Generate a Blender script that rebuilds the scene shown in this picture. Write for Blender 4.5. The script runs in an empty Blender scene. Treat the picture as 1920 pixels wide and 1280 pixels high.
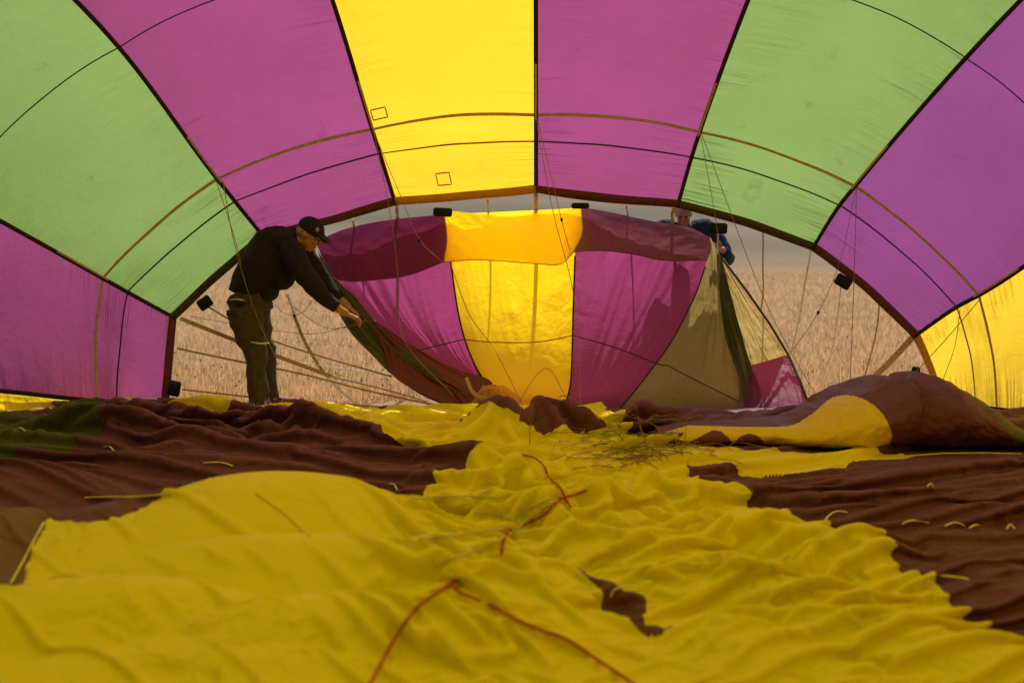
import bpy, math, random
import numpy as np
from mathutils import Vector, Matrix
from mathutils.bvhtree import BVHTree

# ------------------------------------------------------------------ camera, sky, sun, exposure
S = bpy.context.scene
FPX, HOR, CAMZ = 2600.0, 470.0, 1.3          # focal length in photo pixels, horizon row, eye height
cam = bpy.data.cameras.new('camera'); camo = bpy.data.objects.new('camera', cam)
S.collection.objects.link(camo); S.camera = camo
camo.location = (0, 0, CAMZ); camo.rotation_euler = (math.pi/2, 0, 0)
cam.sensor_width = 36; cam.lens = FPX/1920*36; cam.shift_y = -(640-HOR)/1920
cam.clip_start = .1; cam.clip_end = 3000
cam.dof.use_dof = True; cam.dof.focus_distance = 10.9; cam.dof.aperture_fstop = 2.0
W = bpy.data.worlds.new('World'); S.world = W; W.use_nodes = True
SUN_EL, SUN_AZ = math.radians(53), math.radians(9)     # azimuth from +Y, negative = left
nt = W.node_tree; sky = nt.nodes.new('ShaderNodeTexSky'); sky.sky_type = 'NISHITA'; sky.sun_disc = False
sky.sun_elevation = SUN_EL; sky.sun_rotation = SUN_AZ
nt.links.new(sky.outputs[0], nt.nodes['Background'].inputs[0]); nt.nodes['Background'].inputs[1].default_value = .12
sl = bpy.data.lights.new('sun', 'SUN'); sl.energy = 4.2; sl.angle = math.radians(.6); sl.color = (1, .93, .82)
so = bpy.data.objects.new('sun', sl); S.collection.objects.link(so)
sd = Vector((math.sin(SUN_AZ)*math.cos(SUN_EL), math.cos(SUN_AZ)*math.cos(SUN_EL), math.sin(SUN_EL)))
so.rotation_euler = sd.to_track_quat('Z', 'Y').to_euler()
S.view_settings.view_transform = 'Standard'; S.view_settings.look = 'None'
S.view_settings.exposure = 0.12; S.view_settings.gamma = 1
S.cycles.max_bounces = 10; S.cycles.diffuse_bounces = 6; S.cycles.transmission_bounces = 8; S.cycles.glossy_bounces = 3
S.cycles.sample_clamp_indirect = 8

# ------------------------------------------------------------------ helpers
def P(px, py, Y): return np.array([(px-960)*Y/FPX, Y, CAMZ-(py-HOR)*Y/FPX])
def PZ(px, py, z=0.): 
    Y = (CAMZ-z)*FPX/(py-HOR); return np.array([(px-960)*Y/FPX, Y, z])
def pts(l): return np.array([P(*a) for a in l])
_rng = np.random.RandomState(7)
_perm = _rng.permutation(256); _perm = np.concatenate([_perm]*3); _ga = _rng.rand(256)*2*np.pi
def perlin(x, y, seed=0):
    x = np.asarray(x, float)+seed*17.3+1000; y = np.asarray(y, float)+seed*9.7+1000
    xi = np.floor(x).astype(int); yi = np.floor(y).astype(int); xf = x-xi; yf = y-yi
    def g(a, b, dx, dy):
        h = _ga[_perm[_perm[a & 255]+(b & 255)]]; return np.cos(h)*dx+np.sin(h)*dy
    f = lambda t: t*t*t*(t*(t*6-15)+10)
    u = f(xf); v = f(yf)
    n0 = g(xi, yi, xf, yf)*(1-u)+g(xi+1, yi, xf-1, yf)*u
    n1 = g(xi, yi+1, xf, yf-1)*(1-u)+g(xi+1, yi+1, xf-1, yf-1)*u
    return (n0*(1-v)+n1*v)*1.4
def ss(a, b, x):
    t = np.clip((x-a)/(b-a), 0, 1); return t*t*(3-2*t)
def catmull(p, n):
    p = np.asarray(p, float); m = len(p)
    if m == 2: 
        t = np.linspace(0, 1, n)[:, None]; return p[0]*(1-t)+p[1]*t
    q = np.vstack([2*p[0]-p[1], p, 2*p[-1]-p[-2]]); t = np.linspace(0, m-1-1e-9, n); i = t.astype(int); f = (t-i)[:, None]
    a, b, c, d = q[i], q[i+1], q[i+2], q[i+3]
    return .5*(2*b+(c-a)*f+(2*a-5*b+4*c-d)*f*f+(3*b-a-3*c+d)*f**3)
def link(o, parent=None):
    S.collection.objects.link(o)
    if parent is not None: o.parent = parent; o.matrix_parent_inverse = Matrix.Translation(parent.matrix_world.translation).inverted() if parent.get('_loc') is None else Matrix()
    return o
def mesh_obj(name, V, F, mat, parent=None, smooth=True, uv=None, origin=None):
    me = bpy.data.meshes.new(name); V = np.asarray(V, np.float32)
    base = np.zeros(3)
    if parent is not None: 
        pr = parent
        while pr is not None: base = base+np.array(pr.location); pr = pr.parent
    elif origin is not None: base = np.array(origin)
    V = V-base.astype(np.float32)
    if isinstance(F, np.ndarray):
        n = F.shape[1]; me.vertices.add(len(V)); me.vertices.foreach_set('co', V.ravel())
        me.loops.add(F.size); me.loops.foreach_set('vertex_index', F.ravel().astype(np.int32))
        me.polygons.add(len(F)); me.polygons.foreach_set('loop_start', np.arange(0, F.size, n, dtype=np.int32))
        me.update(calc_edges=True); me.validate()
    else: me.from_pydata(V.tolist(), [], [list(f) for f in F]); me.update()
    if smooth: me.polygons.foreach_set('use_smooth', [True]*len(me.polygons))
    if uv is not None:
        ul = me.uv_layers.new(name='uv'); vi = np.zeros(len(me.loops), np.int32); me.loops.foreach_get('vertex_index', vi)
        ul.data.foreach_set('uv', np.asarray(uv, np.float32)[vi].ravel())
    if mat is not None: me.materials.append(mat)
    o = bpy.data.objects.new(name, me); S.collection.objects.link(o)
    if parent is not None: o.parent = parent
    elif origin is not None: o.location = origin
    return o
def tag(o, label=None, category=None, group=None, kind=None):
    for k, v in (('label', label), ('category', category), ('group', group), ('kind', kind)):
        if v: o[k] = v
    return o
def grid_faces(ny, nx):
    i = np.arange(ny*nx).reshape(ny, nx)
    return np.stack([i[:-1, :-1], i[:-1, 1:], i[1:, 1:], i[1:, :-1]], -1).reshape(-1, 4)
def grid_obj(name, G, mat, parent=None, uv=None, **k):
    ny, nx, _ = G.shape
    if uv is None: u, v = np.meshgrid(np.linspace(0, 1, nx), np.linspace(0, 1, ny)); uv = np.stack([u, v], -1)
    return mesh_obj(name, G.reshape(-1, 3), grid_faces(ny, nx), mat, parent, uv=uv.reshape(-1, 2), **k)
def tube_geo(p, r, n=6, ry=None, up=(0, 0, 1), caps=True):
    """swept closed tube; r scalar or per point; ry second radius"""
    p = np.asarray(p, float); m = len(p); r = np.broadcast_to(np.asarray(r, float), (m,)); ry = r if ry is None else np.broadcast_to(np.asarray(ry, float), (m,))
    T = np.gradient(p, axis=0); T /= np.linalg.norm(T, axis=1, keepdims=True)+1e-9
    up = np.array(up, float); A = np.cross(T, up); bad = np.linalg.norm(A, axis=1) < .05; A[bad] = np.cross(T[bad], (1, .01, 0)); A /= np.linalg.norm(A, axis=1, keepdims=True)
    B = np.cross(A, T); a = np.arange(n)*2*np.pi/n
    V = p[:, None]+A[:, None]*(np.cos(a)[None, :, None]*r[:, None, None])+B[:, None]*(np.sin(a)[None, :, None]*ry[:, None, None])
    V = V.reshape(-1, 3); F = []
    for i in range(m-1):
        for j in range(n): k = (j+1) % n; F.append((i*n+j, i*n+k, (i+1)*n+k, (i+1)*n+j))
    if caps: F.append(tuple(range(n))[::-1]); F.append(tuple((m-1)*n+j for j in range(n)))
    return V, F
def join(gs):
    V = []; F = []; o = 0
    for v, f in gs: V.append(v); F += [tuple(i+o for i in t) for t in f]; o += len(v)
    return np.vstack(V), F
def cord(name, p, r, mat, parent=None, n=6, ry=None, up=(0, 0, 1), **k):
    V, F = tube_geo(p, r, n, ry, up); return mesh_obj(name, V, F, mat, parent, **k)
def ribbon(name, p, w, mat, parent=None, t=.0015, up=(0, 1, 0), **k):
    p = np.asarray(p, float); T = np.gradient(p, axis=0); T /= np.linalg.norm(T, axis=1, keepdims=True)
    A = np.cross(T, np.broadcast_to(np.array(up, float), T.shape)); A /= np.linalg.norm(A, axis=1, keepdims=True)+1e-9
    B = np.cross(A, T); w = np.broadcast_to(w, (len(p),))[:, None]
    V = np.stack([p-A*w/2-B*t, p+A*w/2-B*t, p+A*w/2+B*t, p-A*w/2+B*t], 1).reshape(-1, 3); F = []
    for i in range(len(p)-1):
        for j in range(4): F.append((i*4+j, i*4+(j+1) % 4, i*4+4+(j+1) % 4, i*4+4+j))
    F += [(3, 2, 1, 0), tuple(len(V)-4+j for j in range(4))]
    return mesh_obj(name, V, F, mat, parent, smooth=False, **k)

# ------------------------------------------------------------------ materials
def newmat(name):
    m = bpy.data.materials.new(name); m.use_nodes = True; n = m.node_tree; n.nodes.clear()
    return m, n, n.nodes, n.links
def col(c): return (c[0], c[1], c[2], 1)
def fabric(name, refl, trans, wrinkle=.5, stain=.15, sheen=.05, uvw=True, weave=1.0, fine=90, crumple=0.):
    m, n, N, L = newmat(name); out = N.new('ShaderNodeOutputMaterial')
    tc = N.new('ShaderNodeTexCoord')
    # slow tone variation and dirt
    n1 = N.new('ShaderNodeTexNoise'); n1.inputs['Scale'].default_value = 1.3; n1.inputs['Detail'].default_value = 5; n1.inputs['Roughness'].default_value = .65
    L.new(tc.outputs['Object'], n1.inputs['Vector'])
    n2 = N.new('ShaderNodeTexNoise'); n2.inputs['Scale'].default_value = 3.1; n2.inputs['Detail'].default_value = 6; n2.inputs['Roughness'].default_value = .7
    L.new(tc.outputs['Object'], n2.inputs['Vector'])
    r1 = N.new('ShaderNodeMapRange'); r1.inputs[1].default_value = .3; r1.inputs[2].default_value = .7; r1.inputs[3].default_value = 1-stain*.6; r1.inputs[4].default_value = 1.0
    L.new(n1.outputs[0], r1.inputs[0])
    r2 = N.new('ShaderNodeMapRange'); r2.inputs[1].default_value = .62; r2.inputs[2].default_value = .74; r2.inputs[3].default_value = 1.0; r2.inputs[4].default_value = 1-stain*1.2
    L.new(n2.outputs[0], r2.inputs[0])
    mu = N.new('ShaderNodeMath'); mu.operation = 'MULTIPLY'; L.new(r1.outputs[0], mu.inputs[0]); L.new(r2.outputs[0], mu.inputs[1])
    def tint(c):
        x = N.new('ShaderNodeVectorMath'); x.operation = 'SCALE'; x.inputs[0].default_value = c; L.new(mu.outputs[0], x.inputs['Scale']); return x.outputs[0]
    # bump: ripstop weave + wrinkles
    bump = N.new('ShaderNodeBump'); bump.inputs['Strength'].default_value = 1.0; bump.inputs['Distance'].default_value = 1.0
    acc = None
    def add(sock, k):
        nonlocal acc
        x = N.new('ShaderNodeMath'); x.operation = 'MULTIPLY_ADD'; L.new(sock, x.inputs[0]); x.inputs[1].default_value = k
        if acc is None: x.inputs[2].default_value = 0
        else: L.new(acc, x.inputs[2])
        acc = x.outputs[0]
    nf = N.new('ShaderNodeTexNoise'); nf.inputs['Scale'].default_value = 14; nf.inputs['Detail'].default_value = 4; nf.inputs['Distortion'].default_value = .8
    L.new(tc.outputs['Object'], nf.inputs['Vector']); add(nf.outputs[0], .006*weave)
    ng = N.new('ShaderNodeTexNoise'); ng.inputs['Scale'].default_value = fine; ng.inputs['Detail'].default_value = 2
    L.new(tc.outputs['Object'], ng.inputs['Vector']); add(ng.outputs[0], .0007*weave)
    if crumple:
        wv = N.new('ShaderNodeTexNoise'); wv.inputs['Scale'].default_value = 1.1; L.new(tc.outputs['Object'], wv.inputs['Vector'])
        for sc, am in ((2.6, .030), (6.5, .011), (15, .0035)):
            k_ = N.new('ShaderNodeTexNoise'); k_.inputs['Scale'].default_value = sc; k_.inputs['Detail'].default_value = 1.5; k_.inputs['Distortion'].default_value = .5; L.new(tc.outputs['Object'], k_.inputs['Vector'])
            s1 = N.new('ShaderNodeMath'); s1.operation = 'SUBTRACT'; L.new(k_.outputs[0], s1.inputs[0]); s1.inputs[1].default_value = .5
            s2 = N.new('ShaderNodeMath'); s2.operation = 'ABSOLUTE'; L.new(s1.outputs[0], s2.inputs[0])
            s3 = N.new('ShaderNodeMath'); s3.operation = 'MULTIPLY'; L.new(s2.outputs[0], s3.inputs[0])
            s4 = N.new('ShaderNodeMapRange'); s4.inputs[1].default_value = .40; s4.inputs[2].default_value = .60; s4.inputs[3].default_value = .15; L.new(wv.outputs[0], s4.inputs[0]); L.new(s4.outputs[0], s3.inputs[1])
            add(s3.outputs[0], -am*crumple*6)
    if uvw:
        mp = N.new('ShaderNodeMapping'); mp.inputs['Scale'].default_value = (.8, 9, 1); mp.inputs['Rotation'].default_value = (0, 0, .10)
        L.new(tc.outputs['UV'], mp.inputs[0])
        nw = N.new('ShaderNodeTexNoise'); nw.inputs['Scale'].default_value = 1; nw.inputs['Detail'].default_value = 3; nw.inputs['Distortion'].default_value = .35
        L.new(mp.outputs[0], nw.inputs['Vector'])
        # ridge
        ab = N.new('ShaderNodeMath'); ab.operation = 'SUBTRACT'; L.new(nw.outputs[0], ab.inputs[0]); ab.inputs[1].default_value = .5
        a2 = N.new('ShaderNodeMath'); a2.operation = 'ABSOLUTE'; L.new(ab.outputs[0], a2.inputs[0])
        # mask: strong at the tapes
        sp = N.new('ShaderNodeSeparateXYZ'); L.new(tc.outputs['UV'], sp.inputs[0])
        c = N.new('ShaderNodeMath'); c.operation = 'SUBTRACT'; L.new(sp.outputs[0], c.inputs[0]); c.inputs[1].default_value = .5
        c2 = N.new('ShaderNodeMath'); c2.operation = 'ABSOLUTE'; L.new(c.outputs[0], c2.inputs[0])
        mr = N.new('ShaderNodeMapRange'); mr.interpolation_type = 'SMOOTHSTEP'; L.new(c2.outputs[0], mr.inputs[0]); mr.inputs[1].default_value = .05; mr.inputs[2].default_value = .5; mr.inputs[3].default_value = .06; mr.inputs[4].default_value = 1
        nm = N.new('ShaderNodeTexNoise'); nm.inputs['Scale'].default_value = 2.2; L.new(tc.outputs['UV'], nm.inputs['Vector'])
        m2 = N.new('ShaderNodeMapRange'); L.new(nm.outputs[0], m2.inputs[0]); m2.inputs[1].default_value = .38; m2.inputs[2].default_value = .62
        mm = N.new('ShaderNodeMath'); mm.operation = 'MULTIPLY'; L.new(mr.outputs[0], mm.inputs[0]); L.new(m2.outputs[0], mm.inputs[1])
        mw = N.new('ShaderNodeMath'); mw.operation = 'MULTIPLY'; L.new(mm.outputs[0], mw.inputs[0]); L.new(a2.outputs[0], mw.inputs[1])
        add(mw.outputs[0], -.16*wrinkle)
    L.new(acc, bump.inputs['Height'])
    pr = N.new('ShaderNodeBsdfPrincipled'); L.new(tint(refl), pr.inputs['Base Color']); pr.inputs['Roughness'].default_value = .6
    pr.inputs['Specular IOR Level'].default_value = .2; L.new(bump.outputs[0], pr.inputs['Normal'])
    if trans is None: L.new(pr.outputs[0], out.inputs[0]); return m
    tr = N.new('ShaderNodeBsdfTranslucent'); L.new(tint(trans), tr.inputs[0]); L.new(bump.outputs[0], tr.inputs['Normal'])
    ad = N.new('ShaderNodeAddShader'); L.new(pr.outputs[0], ad.inputs[0]); L.new(tr.outputs[0], ad.inputs[1]); L.new(ad.outputs[0], out.inputs[0])
    return m
def plain(name, c, rough=.7, noise=.25, scale=30, trans=None, bump=0.0, spec=.3):
    m, n, N, L = newmat(name); out = N.new('ShaderNodeOutputMaterial'); tc = N.new('ShaderNodeTexCoord')
    t = N.new('ShaderNodeTexNoise'); t.inputs['Scale'].default_value = scale; t.inputs['Detail'].default_value = 4; L.new(tc.outputs['Object'], t.inputs['Vector'])
    r = N.new('ShaderNodeMapRange'); L.new(t.outputs[0], r.inputs[0]); r.inputs[1].default_value = .25; r.inputs[2].default_value = .75; r.inputs[3].default_value = 1-noise; r.inputs[4].default_value = 1+noise
    x = N.new('ShaderNodeVectorMath'); x.operation = 'SCALE'; x.inputs[0].default_value = c; L.new(r.outputs[0], x.inputs['Scale'])
    p = N.new('ShaderNodeBsdfPrincipled'); L.new(x.outputs[0], p.inputs['Base Color']); p.inputs['Roughness'].default_value = rough; p.inputs['Specular IOR Level'].default_value = spec
    if bump:
        b = N.new('ShaderNodeBump'); b.inputs['Distance'].default_value = bump; L.new(t.outputs[0], b.inputs['Height']); L.new(b.outputs[0], p.inputs['Normal'])
    if trans:
        tr = N.new('ShaderNodeBsdfTranslucent'); tr.inputs[0].default_value = col(trans); ad = N.new('ShaderNodeAddShader')
        L.new(p.outputs[0], ad.inputs[0]); L.new(tr.outputs[0], ad.inputs[1]); L.new(ad.outputs[0], out.inputs[0])
    else: L.new(p.outputs[0], out.inputs[0])
    return m
YT, MT, GT = (.76, .445, .022), (.23, .047, .142), (.165, .255, .072)
M = {
 'yellow': fabric('yellow_nylon', (.19, .14, .01), YT, wrinkle=.35, stain=.08),
 'magenta': fabric('magenta_nylon', (.10, .015, .05), MT, stain=.22, wrinkle=.45),
 'green': fabric('green_nylon', (.06, .10, .025), GT, wrinkle=.75, stain=.22),
 'purple': fabric('purple_nylon', (.09, .02, .07), (.18, .045, .157), wrinkle=.4, stain=.2),
 'lip_yellow': fabric('held_yellow_nylon', (.20, .14, .01), (.90, .62, .012), crumple=.35, uvw=False, stain=.08),
 'lip_magenta': fabric('held_magenta_nylon', (.10, .015, .05), (.30, .045, .15), crumple=.35, uvw=False),
 'lip_olive': fabric('held_olive_nylon', (.10, .08, .02), (.26, .20, .065), crumple=.35, uvw=False),
 'lip_shaded_green': fabric('held_shaded_green_nylon', (.06, .055, .014), (.02, .02, .004), crumple=.35, uvw=False),  # green gore turned from the light, the shade put into its colour
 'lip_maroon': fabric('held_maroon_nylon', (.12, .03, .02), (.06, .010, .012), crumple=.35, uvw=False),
 'lip_gold': fabric('held_khaki_gold_nylon', (.16, .12, .04), (.40, .29, .10), uvw=False, crumple=.3),
 'f_yellow': fabric('floor_yellow_nylon', (.83, .75, .012), None, uvw=False, stain=.12, weave=.8, crumple=.8),
 'f_maroon': fabric('floor_maroon_nylon', (.16, .060, .112), None, uvw=False, stain=.25, weave=.8, crumple=.8),
 'f_brown': fabric('floor_grey_brown_nylon', (.20, .12, .10), None, uvw=False, stain=.2, weave=.8, crumple=.8),
 'f_green': fabric('floor_green_nylon', (.10, .13, .022), None, uvw=False, stain=.25, weave=.8, crumple=.8),
 'tape': plain('load_tape_webbing', (.028, .016, .012), .8),
 'hem': plain('hem_webbing', (.12, .035, .030), .8, trans=(.075, .016, .018)),
 'hem_yellow': plain('hem_yellow_webbing', (.35, .20, .03), .8, trans=(.26, .16, .02)),
 'hem_green': plain('hem_green_webbing', (.07, .06, .02), .8, trans=(.035, .032, .01)),
 'band': plain('tan_band_webbing', (.46, .35, .22), .8, trans=(.20, .13, .06)),
 'seam': plain('dark_seam_thread', (.03, .014, .012), .8),
 'seam_gold': plain('gold_seam_thread', (.20, .11, .02), .8, trans=(.2, .12, .015)),
 'strap': plain('tan_strap_webbing', (.42, .31, .17), .75, trans=(.08, .06, .03)),
 'strap_white': plain('white_strap_webbing', (.72, .70, .66), .7, trans=(.1, .1, .1)),
 'cable': plain('grey_green_cable', (.16, .13, .07), .6),
 'thread': plain('thin_line', (.30, .22, .13), .7),
 'black': plain('black_hook_and_loop', (.012, .012, .014), .9),
 'loop': plain('cream_loop_tape', (.75, .70, .32), .7),
 'cord': plain('pale_green_cord', (.62, .60, .20), .7, scale=200),
 'red': plain('red_cord', (.42, .075, .015), .7, scale=200),
 'shirt': plain('black_cotton', (.014, .010, .009), .85, bump=.004, scale=25),
 'pants': plain('khaki_brown_cotton', (.058, .044, .027), .85, bump=.004, scale=25),
 'jacket': plain('navy_fleece', (.02, .04, .07), .95, bump=.003, scale=120),
 'jeans': plain('dark_denim', (.03, .04, .06), .9),
 'skin': plain('skin', (.40, .19, .11), .55, noise=.12, scale=18, spec=.35),
 'hair': plain('grey_hair', (.28, .24, .2), .8, scale=150, bump=.003),
 'cap': plain('black_cap_cotton', (.012, .011, .011), .85, scale=60, bump=.001),
 'shoe': plain('dark_leather', (.02, .018, .015), .5),
 'piping': plain('pale_piping', (.7, .68, .62), .7),
 'badge': plain('grey_embroidery', (.35, .33, .28), .8, scale=300),
}

# ------------------------------------------------------------------ the field and the hill beyond
def ground_mat():
    m, n, N, L = newmat('dry_grass_ground'); out = N.new('ShaderNodeOutputMaterial'); tc = N.new('ShaderNodeTexCoord')
    g = N.new('ShaderNodeNewGeometry')
    a = N.new('ShaderNodeTexNoise'); a.inputs['Scale'].default_value = .45; a.inputs['Detail'].default_value = 8; a.inputs['Roughness'].default_value = .7; L.new(g.outputs['Position'], a.inputs['Vector'])
    mp = N.new('ShaderNodeMapping'); mp.inputs['Scale'].default_value = (.035, .16, 1); L.new(g.outputs['Position'], mp.inputs[0])
    b = N.new('ShaderNodeTexNoise'); b.inputs['Scale'].default_value = 1; b.inputs['Detail'].default_value = 5; L.new(mp.outputs[0], b.inputs['Vector'])
    r = N.new('ShaderNodeValToRGB'); e = r.color_ramp.elements; e[0].position = .3; e[0].color = (.27, .165, .095, 1); e[1].position = .7; e[1].color = (.44, .28, .165, 1)
    L.new(a.outputs[0], r.inputs[0])
    r2 = N.new('ShaderNodeValToRGB'); e = r2.color_ramp.elements; e[0].position = .36; e[0].color = (.26, .165, .10, 1); e[1].position = .62; e[1].color = (.42, .27, .165, 1)
    L.new(b.outputs[0], r2.inputs[0])
    mx = N.new('ShaderNodeMix'); mx.data_type = 'RGBA'; mx.inputs[0].default_value = .5; L.new(r.outputs[0], mx.inputs[6]); L.new(r2.outputs[0], mx.inputs[7])
    sp = N.new('ShaderNodeSeparateXYZ'); L.new(g.outputs['Position'], sp.inputs[0])
    ds = N.new('ShaderNodeMapRange'); L.new(sp.outputs[1], ds.inputs[0]); ds.inputs[1].default_value = 22; ds.inputs[2].default_value = 170; ds.interpolation_type = 'SMOOTHSTEP'
    mp3 = N.new('ShaderNodeMapping'); mp3.inputs['Scale'].default_value = (.02, .03, .25); L.new(g.outputs['Position'], mp3.inputs[0])
    c = N.new('ShaderNodeTexNoise'); c.inputs['Scale'].default_value = 1; c.inputs['Detail'].default_value = 6; L.new(mp3.outputs[0], c.inputs['Vector'])
    r3 = N.new('ShaderNodeValToRGB'); e = r3.color_ramp.elements; e[0].position = .38; e[0].color = (.17, .15, .105, 1); e[1].position = .62; e[1].color = (.26, .20, .15, 1)
    L.new(c.outputs[0], r3.inputs[0])
    m2 = N.new('ShaderNodeMix'); m2.data_type = 'RGBA'; L.new(ds.outputs[0], m2.inputs[0]); L.new(mx.outputs[2], m2.inputs[6]); L.new(r3.outputs[0], m2.inputs[7])
    p = N.new('ShaderNodeBsdfPrincipled'); p.inputs['Roughness'].default_value = 1; p.inputs['Specular IOR Level'].default_value = 0; L.new(m2.outputs[2], p.inputs['Base Color']); L.new(p.outputs[0], out.inputs[0])
    return m
GM = ground_mat()
yy = np.concatenate([np.linspace(-60, 60, 60), np.geomspace(62, 900, 60)]); xx = np.linspace(-1, 1, 120)
X = xx[None]*(120+np.abs(yy[:, None])*1.0); Yg = np.repeat(yy[:, None], 120, 1)
Z = -.03+ss(95, 330, Yg)*(24+7*perlin(X*.008, Yg*.008, 3))
ground = grid_obj('ground', np.stack([X, Yg, Z], -1), GM); tag(ground, kind='structure', label='dry grass field rising to a grey green hillside')
# dry grass blades, denser close to the mouth
rs = np.random.RandomState(3)
def grass():
    n = 260000; d = 11.0*(120/11.0)**(rs.rand(n)**1.3); x = (rs.rand(n)-.5)*2*(d*.48+.5)
    keep = ~((d < 12.0) & (np.abs(x) > 3.3)) & ~((d < 12.15) & (x > -1.25) & (x < 2.7)); d = d[keep]; x = x[keep]; n = len(d)
    clump = np.clip(.75+.6*perlin(x*1.6, d*1.6, 4), .3, 1.5)
    h = (.05+.10*rs.rand(n)**1.5)*clump*(1+.012*np.minimum(d, 40))*ss(125, 50, d); w = .0018+.00024*d*rs.uniform(.6, 1.3, n); a = rs.rand(n)*np.pi*2
    lean = rs.normal(0, .35, (n, 2))*h[:, None]
    dx = np.cos(a)*w; dy = np.sin(a)*w*.4; z0 = np.full(n, -.03)
    V = np.stack([np.stack([x-dx, d-dy, z0], -1), np.stack([x+dx, d+dy, z0], -1), np.stack([x+lean[:, 0], d+lean[:, 1], z0+h], -1)], 1)
    V = V.reshape(-1, 3); F = np.arange(n*3).reshape(-1, 3)
    m, nn, N, L = newmat('dry_grass'); out = N.new('ShaderNodeOutputMaterial'); g = N.new('ShaderNodeNewGeometry')
    r = N.new('ShaderNodeValToRGB'); e = r.color_ramp.elements; e[0].position = 0; e[0].color = (.34, .17, .08, 1); e[1].position = 1; e[1].color = (.92, .60, .31, 1)
    k = e.new(.5); k.color = (.74, .44, .21, 1); k = e.new(.06); k.color = (.24, .22, .09, 1)
    L.new(g.outputs['Random Per Island'], r.inputs[0]); df = N.new('ShaderNodeBsdfDiffuse'); L.new(r.outputs[0], df.inputs[0])
    tr = N.new('ShaderNodeBsdfTranslucent'); L.new(r.outputs[0], tr.inputs[0]); mx = N.new('ShaderNodeMixShader'); mx.inputs[0].default_value = .42
    L.new(df.outputs[0], mx.inputs[1]); L.new(tr.outputs[0], mx.inputs[2]); L.new(mx.outputs[0], out.inputs[0])
    o = mesh_obj('dry_grass', V, F, m, smooth=False); tag(o, 'dry tan grass growing across the field outside the mouth', 'grass', kind='stuff')
    n = 450; d = 12.2*(20/12.2)**rs.rand(n); x = (rs.rand(n)-.5)*2*(d*.4); z = rs.uniform(.05, .16, n); s = rs.uniform(.0035, .008, n)
    c = np.stack([x, d, z], -1); tri = np.stack([c+np.stack([-s, 0*s, 0*s], -1), c+np.stack([0*s, 0*s, -s*2], -1), c+np.stack([s, 0*s, 0*s], -1), c+np.stack([0*s, 0*s, s*2], -1)], 1).reshape(-1, 3)
    c2 = np.stack([c+np.stack([0*s, -s, 0*s], -1), c+np.stack([0*s, 0*s, -s*2], -1), c+np.stack([0*s, s, 0*s], -1), c+np.stack([0*s, 0*s, s*2], -1)], 1).reshape(-1, 3)
    V = np.vstack([tri, c2]); o = mesh_obj('seed_heads', V, np.arange(len(V)).reshape(-1, 4), plain('dark_seed_head', (.07, .035, .02), 1), smooth=False)
    tag(o, 'dark brown seed heads standing among the dry grass', 'seed heads', kind='stuff')
grass()

# ------------------------------------------------------------------ the balloon envelope: raised gores
env = bpy.data.objects.new('balloon_envelope', None); env.location = (.2, 11.7, 0); S.collection.objects.link(env); env.empty_display_size = .3
tag(env, 'hot air balloon envelope in magenta, purple and green, half inflated and seen from inside', 'hot air balloon')
AX = .2
YR = [11.7, 11.48, 11.29, 10.52]
TP = {  # load tape -> photo position of hem, lower seam, tan band, upper seam
 -4: [(316, 750), (218, 753), (180, 751), (-100, 728)],
 -3: [(330, 597), (238, 547), (190, 520), (-90, 366)],
 -2: [(497, 447), (440, 377), (405, 333), (222, 88)],
 -1: [(742, 383), (712, 287), (697, 240), (607, -46)],
 0: [(1005, 360), (1005, 264), (1005, 213), (1005, -90)],
 1: [(1270, 388), (1297, 294), (1313, 245), (1420, -42)],
 2: [(1522, 468), (1575, 384), (1605, 347), (1812, 108)],
 3: [(1712, 632), (1795, 575), (1838, 552), (2080, 392)],
 4: [(1760, 762), (1830, 768), (1872, 773), (2090, 791)]}
far = [(9.0, 6.0, 5.3), (7.0, 7.0, 6.3), (4.0, 7.7, 6.9), (0.5, 7.8, 7.0), (-3.0, 7.0, 6.2), (-6.0, 5.2, 4.4), (-8.0, 2.8, 2.2), (-8.7, .25, .2)]
TAPE = {}
for k, l in TP.items():
    r = [P(a, b, y) for (a, b), y in zip(l, YR)]
    if k == 4: 
        for q in r: q[2] = max(q[2], .01)
    th = k*math.pi/8
    for (y, rx, rz) in far: r.append(np.array([AX+rx*math.sin(th), y, max(.02, rz*abs(math.cos(th))**.8)]))
    TAPE[k] = np.array(r)
def tape(k, s):
    """s in ring index units"""
    p = TAPE[k]; q = np.vstack([2*p[0]-p[1], p, 2*p[-1]-p[-2]]); s = np.clip(s, 0, len(p)-1-1e-6); i = s.astype(int); f = (s-i)[:, None]
    # centripetal-like: use chord-scaled tangents
    b, c = q[i+1], q[i+2]; a, d = q[i], q[i+3]
    l0 = np.linalg.norm(b-a, axis=1, keepdims=True)+1e-6; l1 = np.linalg.norm(c-b, axis=1, keepdims=True)+1e-6; l2 = np.linalg.norm(d-c, axis=1, keepdims=True)+1e-6
    m1 = ((b-a)/l0*l1+(c-b)/l1*l0)/(l0+l1)*l1; m2 = ((c-b)/l1*l2+(d-c)/l2*l1)/(l1+l2)*l1
    f2 = f*f; f3 = f2*f
    return (2*f3-3*f2+1)*b+(f3-2*f2+f)*m1+(-2*f3+3*f2)*c+(f3-f2)*m2
HEMB = {-4: .0, -3: .02, -2: -.02, -1: -.015, 0: -.02, 1: .03, 2: .05, 3: .06}
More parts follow.
